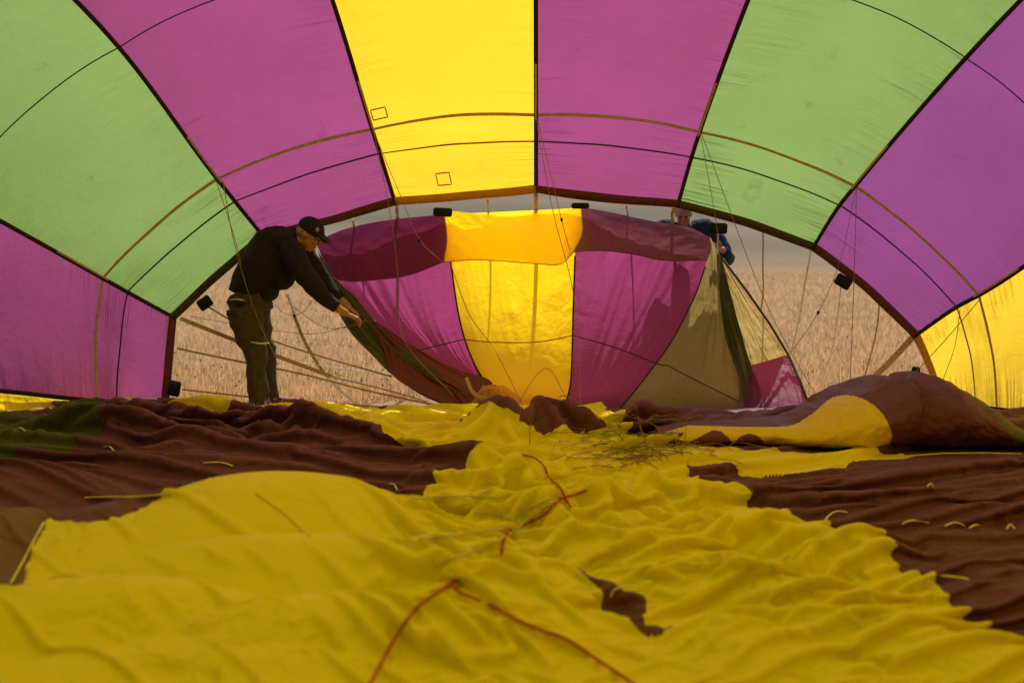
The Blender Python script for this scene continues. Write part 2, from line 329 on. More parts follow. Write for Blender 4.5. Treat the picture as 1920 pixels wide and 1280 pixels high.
def gore_pts(k, u, s, off=0.0):
    """u (n,), s (m,) -> (m,n,3)"""
    a = tape(k, s)[:, None]; b = tape(k+1, s)[:, None]; uu = u[None, :, None]; p = a*(1-uu)+b*uu
    rad = p-np.array([AX, 0, .2]); rad[..., 1] = 0; rad /= np.linalg.norm(rad, axis=-1, keepdims=True)+1e-6
    n = rad*.85; n[..., 1] += .5*ss(4.5, 2.5, s)[:, None]-.2*ss(7, 10, s)[:, None]
    amp = np.interp(s, [0, 1, 2, 3, 4, 6, 9, 11], [HEMB[k], .04+HEMB[k]*.5, .06, .11, .25, .35, .3, .02])[:, None, None]
    w = np.linalg.norm(b-a, axis=-1, keepdims=True)/1.2
    bul = amp*np.clip(w, .3, 2)*4*uu*(1-uu)
    lo = .012*perlin(u[None]*2.3+k*7, s[:, None]*2.1, 11)[..., None]*(4*uu*(1-uu))
    sc = .006*perlin(u[None]*1.5+k*3.1, s[:, None]*14, 12)[..., None]*(np.abs(uu-.5)*2)
    return p+n*(bul+lo+sc-off)
GC = {-4: ('magenta', 'hem'), -3: ('green', 'hem_green'), -2: ('magenta', 'hem'), -1: ('yellow', 'hem_yellow'), 0: ('magenta', 'hem'), 1: ('green', 'hem_green'), 2: ('purple', 'hem'), 3: ('yellow', 'hem_yellow')}
WORD = {'magenta': 'magenta', 'green': 'green', 'yellow': 'yellow', 'purple': 'purple'}
PLACE = {-4: 'lowest on the left', -3: 'behind the bending man', -2: 'above the bending man', -1: 'at the top of the arch', 0: 'right of the top centre tape', 1: 'above the person in navy', 2: 'right of the green one', 3: 'lowest on the right'}
us = np.linspace(0, 1, 41)
for k in range(-4, 4):
    c, hm = GC[k]; s = np.concatenate([np.linspace(2.0, 3.0, 46)[:-1], np.linspace(3, 4, 40)[:-1], np.linspace(4, 5, 14)])
    g = gore_pts(k, us, s); uv = np.stack(np.broadcast_arrays(us[None], s[:, None]+k*3.3), -1)
    mt_ = M[c] if k != 3 else fabric('gathered_yellow_nylon', (.19, .14, .01), (.74, .50, .03), wrinkle=1.3, stain=.1)
    go = grid_obj('gore', g, mt_, env, uv=uv); go['label'] = WORD[c]+' raised gore '+PLACE[k]
    s2 = np.linspace(5, 11, 50); cr = grid_obj('panel', gore_pts(k, us[::2], s2), M['yellow'] if k % 2 == 0 or k == 3 else M['green'], go, uv=np.stack(np.broadcast_arrays(us[None, ::2], s2[:, None]), -1))  # unseen crown part, yellow and green made up to lighten the floor
    for lo, hi, nm in ((1, 2, 'panel'), (0, 1, 'panel')):
        s2 = np.linspace(lo, hi, 20); uv = np.stack(np.broadcast_arrays(us[None], s2[:, None]+k*3.3), -1)
        grid_obj('panel', gore_pts(k, us, s2), mt_, go, uv=uv)
    # hem binding, seams, tan band
    e = gore_pts(k, us, np.array([0., .001]))[0]; d = gore_pts(k, us, np.array([.14]))[0]
    e2 = gore_pts(k, us, np.array([0., .001]), .012)[0]; d2 = gore_pts(k, us, np.array([.14]), .012)[0]
    hb = grid_obj('hem_binding', np.stack([d, e, e2, d2, d]), M[hm], go)
    sm = M['seam_gold'] if c == 'yellow' else M['seam']
    for sv, w, mt, nm in ((1., .007, sm, 'seam'), (3., .007, M['seam'], 'seam'), (2., .013, M['band'], 'reinforcing_band')):
        ds = w/np.linalg.norm(TAPE[0][int(sv)]-TAPE[0][int(sv)-1]); 
        lo_, hi_ = (sv-2*ds, sv) if sv == 2 else (sv-ds*1.2, sv+ds*(1 if sv == 1 else 0))
        a = gore_pts(k, us, np.array([lo_, hi_]), .006)
        b = gore_pts(k, us, np.array([lo_, hi_]), .003)
        grid_obj(nm, np.stack([a[0], a[1], b[1], b[0], a[0]]), mt, go)
    if k == -1:   # two sewn square patches
        for (u0, s0) in ((.07, 2.09), (.37, .40)):
            du, dsq = .046, .036 if s0 > 2 else .10
            lp = [(u0-du, s0-dsq), (u0+du, s0-dsq), (u0+du, s0+dsq), (u0-du, s0+dsq), (u0-du, s0-dsq)]
            q = []
            for (a, b), (c_, d_) in zip(lp[:-1], lp[1:]):
                for t in np.linspace(0, 1, 6)[:-1]: q.append(gore_pts(k, np.array([a+(c_-a)*t]), np.array([b+(d_-b)*t]), .006)[0, 0])
            q.append(q[0]); cord('patch_stitching', q, .0055, M['seam_gold'], go, n=4)
for k in range(-4, 5):
    s = np.concatenate([np.linspace(0, 4, 60), np.linspace(4.1, 11, 40)]); p = tape(k, s)
    rad = p-np.array([AX, 0, .2]); rad[:, 1] = 0; rad /= np.linalg.norm(rad, axis=1, keepdims=True); nrm = rad*.85; nrm[:, 1] += .4
    T = np.gradient(p, axis=0); T /= np.linalg.norm(T, axis=1, keepdims=True); A = np.cross(T, nrm); A /= np.linalg.norm(A, axis=1, keepdims=True)
    w = .018; i_ = p-nrm*.010
    o = grid_obj('load_tape', np.stack([p-A*w, i_-A*w*.8, i_+A*w*.8, p+A*w, p-A*w], 1), M['tape'], env)
    if -4 < k < 4:   # short tan reinforcement where the band crosses
        s = np.linspace(1.9, 2.35, 8); p = tape(k, s)-np.interp(s, [0, 9], [1, 1])[:, None]*0
        cord('tape_reinforcement', p-np.array([AX*0, .0, .0])-(p-np.array([AX, 11.3, .2]))*.01, .010, M['band'], o, n=5)
# ------- unseen crown panels over and behind the lens; colours invented to brighten the floor
# floor and lower half behind the view: coarse skin
for nm, xs, mt in (('gore', (-7.4, -1.4), 'f_maroon'), ('gore', (-1.4, 2.2), 'f_yellow'), ('gore', (2.2, 7.6), 'f_maroon')):
    gx = np.linspace(*xs, 60); gy = np.linspace(-8.6, 10.9, 200); X, Yy = np.meshgrid(gx, gy)
    Z = -.012+0*X-.01*np.abs(perlin(X*3, Yy*3, 8)); Z = np.where(Yy < 3.1, .02+.05*np.abs(perlin(X*1.3, Yy*1.3, 6))+.03*np.abs(perlin(X*4, Yy*4, 7)), Z)
    o = grid_obj(nm, np.stack([X, Yy, Z], -1), M[mt], env); o['label'] = ('yellow' if 'yellow' in mt else 'maroon')+' gore lying on the ground under the loose cloth'

# ------------------------------------------------------------------ the cloth floor: draped sheet, solved as cloth
def drape(Pt, Q0, Gf, ex, ey, steps, inner, grav, bend, anchor, shear=.3, long_=0.):
    """cloth solved by projected distances: Q0 = flat layout on the ground G, ex/ey = how much longer the cloth is"""
    f = np.float32; Pt = Pt.astype(f); G = Gf.astype(f); A = Q0.astype(f); prev = Pt.copy()
    def L3(a, b): return np.sqrt(((a-b)**2).sum(-1, keepdims=True))
    Q = Q0.copy().astype(f); Q[..., 2] = G
    m = lambda a, b: (1+.5*(a+b))[..., None].astype(f)
    LH = L3(Q[:, :-1], Q[:, 1:])*m(ex[:, :-1], ex[:, 1:]); LV = L3(Q[:-1], Q[1:])*m(ey[:-1], ey[1:])
    def st_(L, k, ax):   # k-step rest lengths
        c = np.concatenate([np.zeros_like(L[:, :1] if ax else L[:1]), np.cumsum(L, axis=ax)], ax); return c[:, k:]-c[:, :-k] if ax else c[k:]-c[:-k]
    ks = [(2, bend)]+([(4, long_)] if long_ else []); LK = [(k, w, st_(LH, k, 1), st_(LV, k, 0)) for k, w in ks]
    D = np.sqrt(LH[:-1]**2+LV[:, :-1]**2); gz = grav*LH.mean()
    def proj(a, b, L, k):
        d = b-a; l = np.sqrt(np.einsum('ijk,ijk->ij', d, d))[..., None]+1e-7
        d *= (.5*k)*(1-L/l); a += d; b -= d
    for s in range(steps):
        V = (Pt-prev)*.9; np.clip(V, -.03, .03, out=V); prev = Pt.copy(); Pt = Pt+V; Pt[..., 2] -= gz
        Pt[..., :2] += (A[..., :2]-Pt[..., :2])*anchor
        for _ in range(inner):
            for o in (0, 1):
                a = Pt[:, o:-1:2]; b = Pt[:, o+1::2]; n = b.shape[1]; proj(a[:, :n], b, LH[:, o::2][:, :n], 1)
                a = Pt[o:-1:2]; b = Pt[o+1::2]; n = b.shape[0]; proj(a[:n], b, LV[o::2][:n], 1)
                a = Pt[o:-1:2, :-1]; b = Pt[o+1::2, 1:]; n = b.shape[0]; proj(a[:n], b, D[o::2][:n], shear)
                a = Pt[o:-1:2, 1:]; b = Pt[o+1::2, :-1]; n = b.shape[0]; proj(a[:n], b, D[o::2][:n], shear)
            for k, w, KH, KV in LK:
                for o in range(2*k):
                    a = Pt[:, o:-k:2*k]; b = Pt[:, o+k::2*k]; n = b.shape[1]; proj(a[:, :n], b, KH[:, o::2*k][:, :n], w)
                    a = Pt[o:-k:2*k]; b = Pt[o+k::2*k]; n = b.shape[0]; proj(a[:n], b, KV[o::2*k][:n], w)
            np.maximum(Pt[..., 2], G, out=Pt[..., 2])
        c = (Pt[..., 2] < G+.002)[..., None]
        Pt[..., :2] = np.where(c, prev[..., :2]*.7+Pt[..., :2]*.3, Pt[..., :2])
    return Pt
def up2(D, ny, nx):
    """bicubic resampling of a displacement field to ny x nx"""
    def ax0(A, n):
        m = A.shape[0]; t = np.linspace(0, m-1-1e-6, n); i = t.astype(int); f = (t-i).reshape(-1, *([1]*(A.ndim-1)))
        q = np.concatenate([2*A[:1]-A[1:2], A, 2*A[-1:]-A[-2:-1]]); a, b, c, d = q[i], q[i+1], q[i+2], q[i+3]
        return .5*(2*b+(c-a)*f+(2*a-5*b+4*c-d)*f*f+(3*b-a-3*c+d)*f**3)
    return ax0(ax0(D, ny).transpose(1, 0, 2), nx).transpose(1, 0, 2)
REG = [  # painter's order: material key, label, photo outline with height of the cloth there
 ('f_yellow', 'wide yellow floor gore running from the lens to the mouth', [(470, 781, 0), (560, 773, 0), (700, 771, 0), (860, 768, 0), (1000, 764, 0), (1130, 768, 0), (1160, 790, 0), (1180, 825, 0), (1300, 835, 0), (1450, 852, 0), (1690, 856, 0), (1700, 862, 0), (1600, 880, 0), (1560, 893, 0), (1440, 903, 0), (1270, 890, 0), (1300, 915, 0), (1340, 942, 0), (1450, 966, .03), (1560, 985, .06), (1640, 1020, .08), (1680, 1075, .05), (1750, 1110, .03), (1800, 1165, .02), (1920, 1225, .02), (2150, 1290, 0), (2150, 1800, 0), (-600, 1800, 0), (-340, 1230, .1), (10, 1100, .12), (50, 1030, .17), (82, 980, .22), (180, 948, .30), (330, 914, .34), (500, 895, .36), (640, 907, .32), (740, 935, .20), (792, 975, .08), (800, 925, .02), (870, 890, .02), (915, 880, .02), (850, 858, .02), (770, 845, .02), (650, 815, .02), (560, 800, 0)]),
 ('f_maroon', 'crumpled maroon cloth heaped before the yellow lip', [(862, 822, .02), (885, 800, .05), (930, 786, .1), (1040, 792, .1), (1120, 815, .05), (1110, 834, .0), (980, 838, .0), (900, 830, .0)]),
 ('f_maroon', 'small maroon folds under the tangled lines', [(1135, 772, 0), (1290, 780, 0), (1400, 800, 0), (1300, 838, 0), (1240, 830, 0), (1200, 800, 0)]),
 ('f_yellow', 'small yellow fold under the tangled lines', [(1120, 808, 0.03), (1160, 797, .03), (1180, 826, 0.0), (1150, 830, 0.0)]),
 ('f_maroon', 'narrow maroon sliver showing between yellow folds', [(1062, 1076, .10), (1120, 1080, .1), (1205, 1102, .1), (1212, 1128, .1), (1265, 1164, .1), (1212, 1158, .1), (1150, 1125, .1), (1110, 1098, .1)]),
 ('f_green', 'dark green floor gore at the left', [(-300, 782, 0), (0, 784, 0), (50, 786, 0), (75, 797, 0), (190, 796, 0), (215, 806, 0), (205, 828, 0), (150, 846, 0), (100, 861, 0), (-300, 862, 0)]),
 ('f_green', 'small green fold at the left edge', [(110, 772, .03), (170, 756, .03), (232, 761, .03), (180, 781, .02), (145, 794, .02)]),
 ('f_yellow', 'yellow strip of cloth along the far left', [(-300, 742, 0), (0, 744, 0), (170, 752, 0), (300, 761, 0), (235, 768, 0), (140, 772, 0), (0, 766, 0), (-300, 764, 0)]),
 ('f_yellow', 'thin yellow strip between maroon folds', [(320, 774, 0), (430, 777, 0), (428, 784, 0), (340, 781, 0)]),
 ('f_brown', 'grey brown cloth at the left edge of the yellow billow', [(-300, 955, .1), (0, 962, .15), (60, 975, .2), (82, 980, .22), (50, 1030, .17), (10, 1100, .12), (-300, 1160, .1)]),
]
RP = [np.array([PZ(*q)[:2] for q in r[2]]) for r in REG]
def inside(poly, x, y):
    r = np.zeros(x.shape, bool); n = len(poly)
    for i in range(n):
        (x1, y1), (x2, y2) = poly[i], poly[(i+1) % n]
        if y1 == y2: continue
        c = ((y1 > y) != (y2 > y)) & (x < (x2-x1)*(y-y1)/(y2-y1)+x1); r ^= c
    return r
def mound(X, Yv, px, py, h, sx, sy, rot=0, p=2):
    """mound whose crest shows at photo px,py"""
    c = PZ(px, py, h); dx = X-c[0]; dy = Yv-c[1]; cr, sr = math.cos(rot), math.sin(rot); a = (dx*cr+dy*sr)/sx; b = (-dx*sr+dy*cr)/sy
    return h*np.exp(-(a*a+b*b)**(p/2))
nx, ny = 400, 500
t = np.linspace(0, 1, ny); Yr = 3.15*(12.0/3.15)**t
xi = np.linspace(-1, 1, nx); X = xi[None]*(.43*Yr[:, None]+.25); Yv = np.repeat(Yr[:, None], nx, 1)
cell = X[:, 1]-X[:, 0]; onb = np.zeros(X.shape, bool)
for pi, poly in enumerate(RP):
    if pi not in (4,): m_ = len(poly); poly = catmull(np.vstack([poly[-2:], poly, poly[:2]]), (m_+3)*6+1)[12:-12]
    n = len(poly)
    dense = []
    for i in range(n):
        a, b = poly[i], poly[(i+1) % n]; m = max(2, int(np.linalg.norm(b-a)/.01)); 
        m = min(m, 400)
        for q in np.linspace(0, 1, m)[:-1]: dense.append(a*(1-q)+b*q)
    dense = np.array(dense); wk = .15 if pi == 4 else .45; wob = perlin(dense[:, 0]*9, dense[:, 1]*9, pi)*.018*wk; dense[:, 0] += wob; dense[:, 1] += perlin(dense[:, 0]*9, dense[:, 1]*9, pi+30)*.02*wk
    RP[pi] = dense
    # nearest grid verts for each dense point
    ry = np.interp(dense[:, 1], Yr, np.arange(ny)); ok = (dense[:, 1] > Yr[0]) & (dense[:, 1] < Yr[-1])
    best = {}
    for (x, y), r in zip(dense[ok], ry[ok]):
        j0 = int(r); 
        for j in (j0, j0+1):
            if j >= ny: continue
            cc = cell[j]; i0 = int(round((x+(.43*Yr[j]+.25))/cc))
            for i in (i0-1, i0, i0+1):
                if 0 <= i < nx:
                    gx = xi[i]*(.43*Yr[j]+.25); d = (gx-x)**2+(Yr[j]-y)**2
                    if d < (cc*.55)**2 and (best.get((j, i), (9,))[0] > d): best[(j, i)] = (d, x, y)
    for (j, i), (d, x, y) in best.items():
        if not onb[j, i]: X[j, i] = x; Yv[j, i] = y; onb[j, i] = True
G = np.zeros((ny, nx))
def mx(*a): 
    global G; G = np.maximum(G, mound(X, Yv, *a))
for a in [(520, 900, .37, .80, .44, -.05, 2.6), (230, 950, .26, .55, .42, .2), (560, 1018, .30, .95, .26, -.05, 2.6), (800, 1012, .22, .45, .22, .3, 2.4), (180, 1100, .27, .8, .26, .15, 2.4), (600, 1130, .25, .7, .24, .28, 2.4), (380, 1210, .18, .8, .3, .1), (850, 1100, .20, .42, .26, .5, 2.4), (1000, 1050, .17, .45, .2, -.35, 2.4),
          (1150, 1010, .12, .5, .25, -.3), (1450, 985, .13, .32, .2, -.5), (1600, 1010, .15, .22, .3, -.8), (1250, 925, .10, .30, .3, 0), (1060, 960, .08, .5, .4, .2), (950, 900, .07, .3, .25, 0), (1400, 1080, .12, .6, .25, -.5), (1620, 1170, .10, .6, .25, -.5), (1350, 1180, .10, .45, .3, -.6), (1180, 1090, .09, .3, .3, -.6),
          (30, 880, .16, .5, .5, .4), (20, 965, .24, .5, .3, .3), (392, 756, .09, .22, .15, -.1), (280, 800, .12, .5, .35, 0), (380, 812, .14, .3, .3, .2), (560, 800, .10, .35, .25, 0), (620, 812, .08, .6, .3, -.2), (860, 862, .08, .3, .22, 0),
          (930, 788, .16, .25, .25, 0), (1040, 795, .12, .3, .25, 0), (190, 762, .07, .3, .2, .2), (80, 806, .05, .7, .2, 0), (1200, 775, .08, .25, .2, 0), (1290, 770, .10, .35, .22, 0), (1450, 772, .13, .5, .25, .1), (880, 765, .04, .5, .2, 0), (1780, 950, .07, .7, .16, .1), (1700, 925, .05, .9, .12, 0), (1500, 930, .06, .8, .12, .05), (1700, 1030, .06, .6, .2, -.1), (1850, 1080, .07, .5, .3, 0), (600, 850, .07, 1.2, .2, -.05), (400, 868, .06, 1.4, .2, .03)]: mx(*a)
# trench beside the maroon sliver
for (q, w_) in (((1150, 1130), 0), ((1190, 1180), 0), ((1240, 1230), 0), ((1290, 1270), 0)):
    c = PZ(*q); G *= 1-.7*np.exp(-(((X-c[0])*1.0+(Yv-c[1])*.6)/.10)**2-((Yv-c[1])/.35)**2)
isy = inside(RP[0], X, Yv); billow = np.clip(ss(-.25, -.65, X)*ss(6.9, 6.3, Yv), 0, 1)
crumple = np.clip(perlin(X*.9, Yv*.9, 21)+.55, 0, 1.2)
base = np.where(isy, .10+.16*crumple, .055+.05*crumple)
base += .17*np.exp(-((X-.25)/.85)**2-((Yv-7.2)/1.6)**2)
base = base*(1-billow*.93)
base += .22*ss(8.9, 9.6, Yv)*ss(-.9, -1.4, X)*ss(-4.6, -3.4, X)      # left heap
base += .24*inside(RP[1], X, Yv); base += .15*ss(9.2, 9.8, Yv)*ss(.7, 1.0, X)
exx = base*(.8+.4*perlin(X*2, Yv*2, 31)); eyy = np.where(isy, base, base*1.5)
calm = ss(.9, 1.3, X)*ss(8.2, 8.5, Yv); exx = exx*(1-.75*calm); eyy = eyy*(1-.8*calm)
calm = ss(-2.9, -3.4, X)*ss(8.6, 9.2, Yv); exx = exx*(1-.6*calm); eyy = eyy*(1-.6*calm)
eyy = eyy*(1-.3*(exx > .2)); nr = 1-.55*ss(10.3, 10.9, Yv); exx = np.clip(exx*nr, .003, .38); eyy = np.clip(eyy*nr, .003, .38)
Q0 = np.stack([X, Yv, G], -1); disp = None
for lev, (dv, steps, fe, bend, long_, an) in enumerate(((5, 160, .34, .5, .2, .02), (2.5, 110, .66, .4, .08, .02), (1, 75, 1.0, .3, .05, .02))):
    cy, cx = int(ny/dv), int(nx/dv); fld = up2(np.stack([X, Yv, G, exx, eyy], -1), cy, cx) if dv > 1 else np.stack([X, Yv, G, exx, eyy], -1)
    q0 = fld[..., :3]; fe = fe*np.clip((5.2/fld[..., 1])**(1.6, .9, .35)[lev], .1, 1.15)
    if disp is None:
        disp = np.zeros_like(q0); x_, y_ = q0[..., 0], q0[..., 1]
        disp[..., 2] = .02+np.abs(.05*perlin(x_*1.7, y_*2.3, 1)+.03*perlin(x_*4.1+y_*2, y_*4.5-x_, 2))*np.clip(fld[..., 3]*9, .3, 1.3)
    else:
        disp = up2(disp, cy, cx); disp[..., 2] += .0022*perlin(q0[..., 0]*(9*lev), q0[..., 1]*(10*lev), 3+lev)*np.clip(fld[..., 3]*10, .2, 1)
    FL = drape(q0+disp, q0, q0[..., 2], fld[..., 3]*fe, fld[..., 4]*fe, steps, 4, .02, bend, an, long_=long_)
    disp = FL-q0
xq, yq = X+.06*perlin(X*3, Yv*3, 51), Yv+.06*perlin(X*3, Yv*3, 52); am = np.clip(.3+1.1*perlin(X*.8, Yv*.8, 53)+1.3*np.exp(-((X-.25)/.9)**2-((Yv-7.2)/1.8)**2), .12, 1.6)*(1-.55*billow); am = am+1.3*ss(8.7, 9.3, Yv)*ss(-.9, -1.4, X)*ss(10.9, 10.5, Yv)+1.2*inside(RP[1], X, Yv)
rid_ = .034*(.35-np.abs(perlin(xq*2.3+yq*.8, yq*2.6, 54)))+.021*(.35-np.abs(perlin(xq*5.2-yq*2, yq*5.6, 55)))+.010*(.35-np.abs(perlin(xq*11, yq*12+xq*4, 56)))
FL[..., 2] += (am*rid_+.012).astype(np.float32)
hz = np.clip(FL[..., 2]-G, 0, .25); lean = np.clip(.9+1.6*perlin(X*.7, Yv*.7, 57), -.2, 2.0)*(1-billow)   # crests slump over
FL[..., 1] += (-lean*hz*.9+billow*.35*np.maximum(G-.08, 0)).astype(np.float32); FL[..., 0] += (lean*hz*.5*perlin(X*1.1, Yv*1.1, 58)).astype(np.float32)
# region of every face; faces on a boundary are split on the diagonal that keeps it clean
idx = np.arange(ny*nx).reshape(ny, nx); a, b, c, d = idx[:-1, :-1].ravel(), idx[:-1, 1:].ravel(), idx[1:, 1:].ravel(), idx[1:, :-1].ravel()
ob = onb.ravel(); diag = ob[b] & ob[d] & ~(ob[a] & ob[c])
T1 = np.where(diag[:, None], np.stack([a, b, d], -1), np.stack([a, b, c], -1)); T2 = np.where(diag[:, None], np.stack([b, c, d], -1), np.stack([a, c, d], -1))
TR = np.vstack([T1, T2]); fx = X.ravel()[TR].mean(1); fy = Yv.ravel()[TR].mean(1)
rid = np.where(fx < .25, -2, -1)
for i, poly in enumerate(RP):
    bb = (fx > poly[:, 0].min()) & (fx < poly[:, 0].max()) & (fy > poly[:, 1].min()) & (fy < poly[:, 1].max())
    q = np.where(bb)[0]; rid[q[inside(poly, fx[q], fy[q])]] = i
# cut the sheet at the mouth where the grass shows
far_y = np.interp(fx, [-9, -2.55, -2.35, 9], [12.0, 11.75, 11.35, 11.35])+.04*perlin(fx*2.5, fx*0, 5)
rid[fy > far_y] = -9
FV = FL.reshape(-1, 3)
for r in sorted(set(rid.tolist())):
    if r == -9: continue
    f = TR[rid == r]; used = np.unique(f); mp = np.zeros(len(FV), int); mp[used] = np.arange(len(used))
    mt, lb = ('f_maroon', 'maroon floor gore on the left of the yellow one' if r == -2 else 'maroon floor gore on the right of the yellow one') if r < 0 else REG[r][:2]
    o = mesh_obj('gore', FV[used], mp[f], M[mt], env, uv=FV[used][:, :2]); o['label'] = lb
bvh = BVHTree.FromPolygons(FV.tolist(), TR[rid != -9].tolist())
def on_floor(px, py, lift=.008):
    d = Vector(P(px, py, 1.)-np.array([0, 0, CAMZ])).normalized(); h = bvh.ray_cast(Vector((0, 0, CAMZ)), d)
    if h[0] is None: return PZ(px, py, lift)
    return np.array(h[0])+np.array([0, -lift*.4, lift])
def floor_path(l, n, lift=.008):
    q = catmull(np.array([(x, y, 0) for x, y in l]), n); return np.array([on_floor(x, y, lift) for x, y, _ in q])
def smooth(p, k=2):
    for _ in range(k): p[1:-1] = (p[:-2]+2*p[1:-1]+p[2:])/4
    return p

# ------------------------------------------------------------------ inflated bulge of loose cloth on the right
st = np.array([(1235, 808, 838), (1300, 800, 850), (1370, 795, 850), (1440, 792, 851), (1485, 788, 856), (1525, 772, 861), (1562, 751, 866), (1607, 730, 868), (1657, 712, 864), (1710, 706, 857), (1760, 710, 854), (1810, 735, 853), (1860, 768, 853), (1905, 800, 852), (1950, 832, 850), (1985, 848, 850)], float)
q = catmull(st, 420); Yc = 9.35; na = 170; ang = np.linspace(0, 2*np.pi, na)
z1 = CAMZ-(q[:, 1]-HOR)*Yc/FPX; z1 = np.maximum(z1, .03); xc = (q[:, 0]-960)*9.2/FPX; hh = z1*1.06
ry = np.interp(q[:, 0], [1235, 1440, 1500, 1590, 1690, 1760, 1900, 1985], [.28, .36, .52, .74, .60, .66, .5, .15])
ca, sa = np.cos(ang), np.sin(ang)
sx = np.sign(ca)*np.abs(ca)**.85; B = np.zeros((len(q), na, 3))
B[..., 0] = xc[:, None]; B[..., 1] = Yc+ry[:, None]*sx[None]; B[..., 2] = z1[:, None]-hh[:, None]*(1-sa[None])/2+.018
tt = np.linspace(0, 1, len(q))[:, None]
disp = .018*perlin(tt*16, ang[None]*1.6, 41)+.012*perlin(tt*34+ang[None]*1.5, ang[None]*2.6, 42)+.006*perlin(tt*60, ang[None]*7, 43)-.035*np.exp(-((q[:, 0][:, None]-1697+10*np.sin(ang[None]*2))/7)**2)*ss(-.6, .3, sa[None])
disp *= np.clip(hh[:, None]*3, .3, 1); B[..., 1] -= 0; B[..., 1] += -disp*(-sx[None]); B[..., 2] += disp*sa[None]; B[..., 0] += .01*perlin(tt*20, ang[None]*3, 44)
B[:, -1] = B[:, 0]
fo = B.copy(); fo[..., 1] = Yc-np.abs(B[..., 1]-Yc); ppx = 960+fo[..., 0]*FPX/fo[..., 1]; ppy = HOR+(CAMZ-fo[..., 2])*FPX/fo[..., 1]
yel = np.array([(1240, 812), (1290, 797), (1390, 800), (1455, 800), (1480, 798), (1497, 792), (1512, 783), (1526, 773), (1541, 760), (1555, 749), (1570, 742), (1585, 740), (1602, 742), (1622, 749), (1640, 760), (1656, 777), (1668, 798), (1673, 818), (1668, 836), (1655, 852), (1640, 880), (1420, 880), (1447, 858), (1440, 846), (1432, 828), (1420, 816), (1405, 812), (1388, 817), (1375, 832), (1364, 818), (1352, 808), (1336, 806), (1290, 830)], float)
grn = np.array([(1762, 690), (1800, 726), (1858, 775), (1895, 815), (1908, 850), (1935, 900), (2100, 900), (2100, 690)], float)
fc = lambda A: (A[:-1, :-1]+A[1:, :-1]+A[1:, 1:]+A[:-1, 1:])/4
cx, cy = fc(ppx).ravel(), fc(ppy).ravel(); reg = np.zeros(len(cx), int); reg[inside(yel, cx, cy) & (fc(B)[..., 1].ravel() < Yc+.02)] = 1; reg[inside(grn, cx, cy)] = 2
F = grid_faces(len(q), na)
M['b_maroon'] = fabric('bulge_maroon_nylon', (.15, .052, .075), None, uvw=False, stain=.2, weave=.6, crumple=.22)
M['b_yellow'] = fabric('bulge_yellow_nylon', (.76, .58, .010), None, uvw=False, stain=.12, weave=.6, crumple=.22)
M['b_olive'] = fabric('bulge_olive_nylon', (.12, .11, .045), None, uvw=False, weave=.6, crumple=.22)
bm_names = [('b_maroon', 'maroon middle of the inflated bulge on the right'), ('b_yellow', 'yellow front of the inflated bulge on the right'), ('b_olive', 'olive end of the inflated bulge on the right')]
BV = B.reshape(-1, 3); bulge = None
for i, (mt, lb) in enumerate(bm_names):
    f = F[reg == i]; used = np.unique(f); mp = np.zeros(len(BV), int); mp[used] = np.arange(len(used))
    o = mesh_obj('billow', BV[used], mp[f], M[mt], env); o['label'] = lb
cord('edge_cord', smooth(pts([(1310, 852, 8.74), (1420, 856, 8.70), (1560, 868, 8.60), (1640, 866, 8.62), (1700, 851, 8.72), (1760, 847, 8.75), (1850, 848, 8.75), (1915, 851, 8.75)])), .006, M['cord'], env)

# ------------------------------------------------------------------ the lip of the mouth, held up by the two people
def patch(name, Lp, Rp, mat, parent, nu=70, nv=90, folds=(.02, 7), belly=0., seed=0, label=None, fine=.004, diag=0., tilt=0, top=None, bot=None):
    a = catmull(pts(Lp), nv)[:, None]; b = catmull(pts(Rp), nv)[:, None]; u = np.linspace(0, 1, nu)[None, :, None]; v = np.linspace(0, 1, nv)[:, None, None]
    p = a*(1-u)+b*u
    for cv, wt in ((top, 1-v), (bot, v)):
        if cv is not None:
            c_ = catmull(pts(cv), nu)[None]; e0, e1 = (a[:1], b[:1]) if cv is top else (a[-1:], b[-1:]); p = p+wt*(c_-(e0*(1-u)+e1*u))
    amp, fr = folds; U = u[..., 0]; V_ = v[..., 0]
    f = amp*perlin(U*fr+V_*diag, V_*1.3, seed)+amp*.5*(1-np.abs(perlin(U*fr*1.9+V_*diag*1.5, V_*2.1, seed+5))*2.5)+fine*perlin(U*22+V_*5, V_*9, seed+9)
    e = np.clip(np.minimum(U, 1-U)*9, 0, 1)*np.clip(V_*6+tilt, 0, 1)
    p[..., 1] += (f*e)+belly*4*U*(1-U)*np.sin(V_*np.pi)
    p[..., 2] += (.25*f*e)
    o = grid_obj(name, p, M[mat] if isinstance(mat, str) else mat, parent)
    if label: o['label'] = label
    return o
BK = 12.02
rimL = (592, 452, 12.0)
# main panels (their top goes up behind the folded flap)
SL = [(836, 402, BK), (838, 450, BK), (845, 490, 12.0), (860, 590, 11.92), (880, 660, 11.8), (910, 715, 11.62), (955, 750, 11.42), (1000, 772, 11.27)]
SR = [(1088, 390, BK), (1084, 440, BK), (1078, 480, 12.0), (1075, 570, 11.94), (1073, 650, 11.82), (1070, 715, 11.64), (1062, 750, 11.44), (1055, 774, 11.27)]
SRR = [(1332, 445, BK), (1330, 470, BK), (1322, 500, 12.0), (1300, 560, 11.92), (1258, 640, 11.78), (1215, 700, 11.6), (1175, 750, 11.4), (1150, 778, 11.25)]
patch('gore', [(592, 455, BK), (608, 490, BK), (640, 535, 12.0), (700, 598, 11.92), (770, 650, 11.82), (840, 690, 11.7), (880, 715, 11.6), (930, 770, 11.35)], SL, 'lip_magenta', env, folds=(.03, 5), belly=.12, seed=61, diag=2, label='magenta gore of the held up lip beside the bending man')
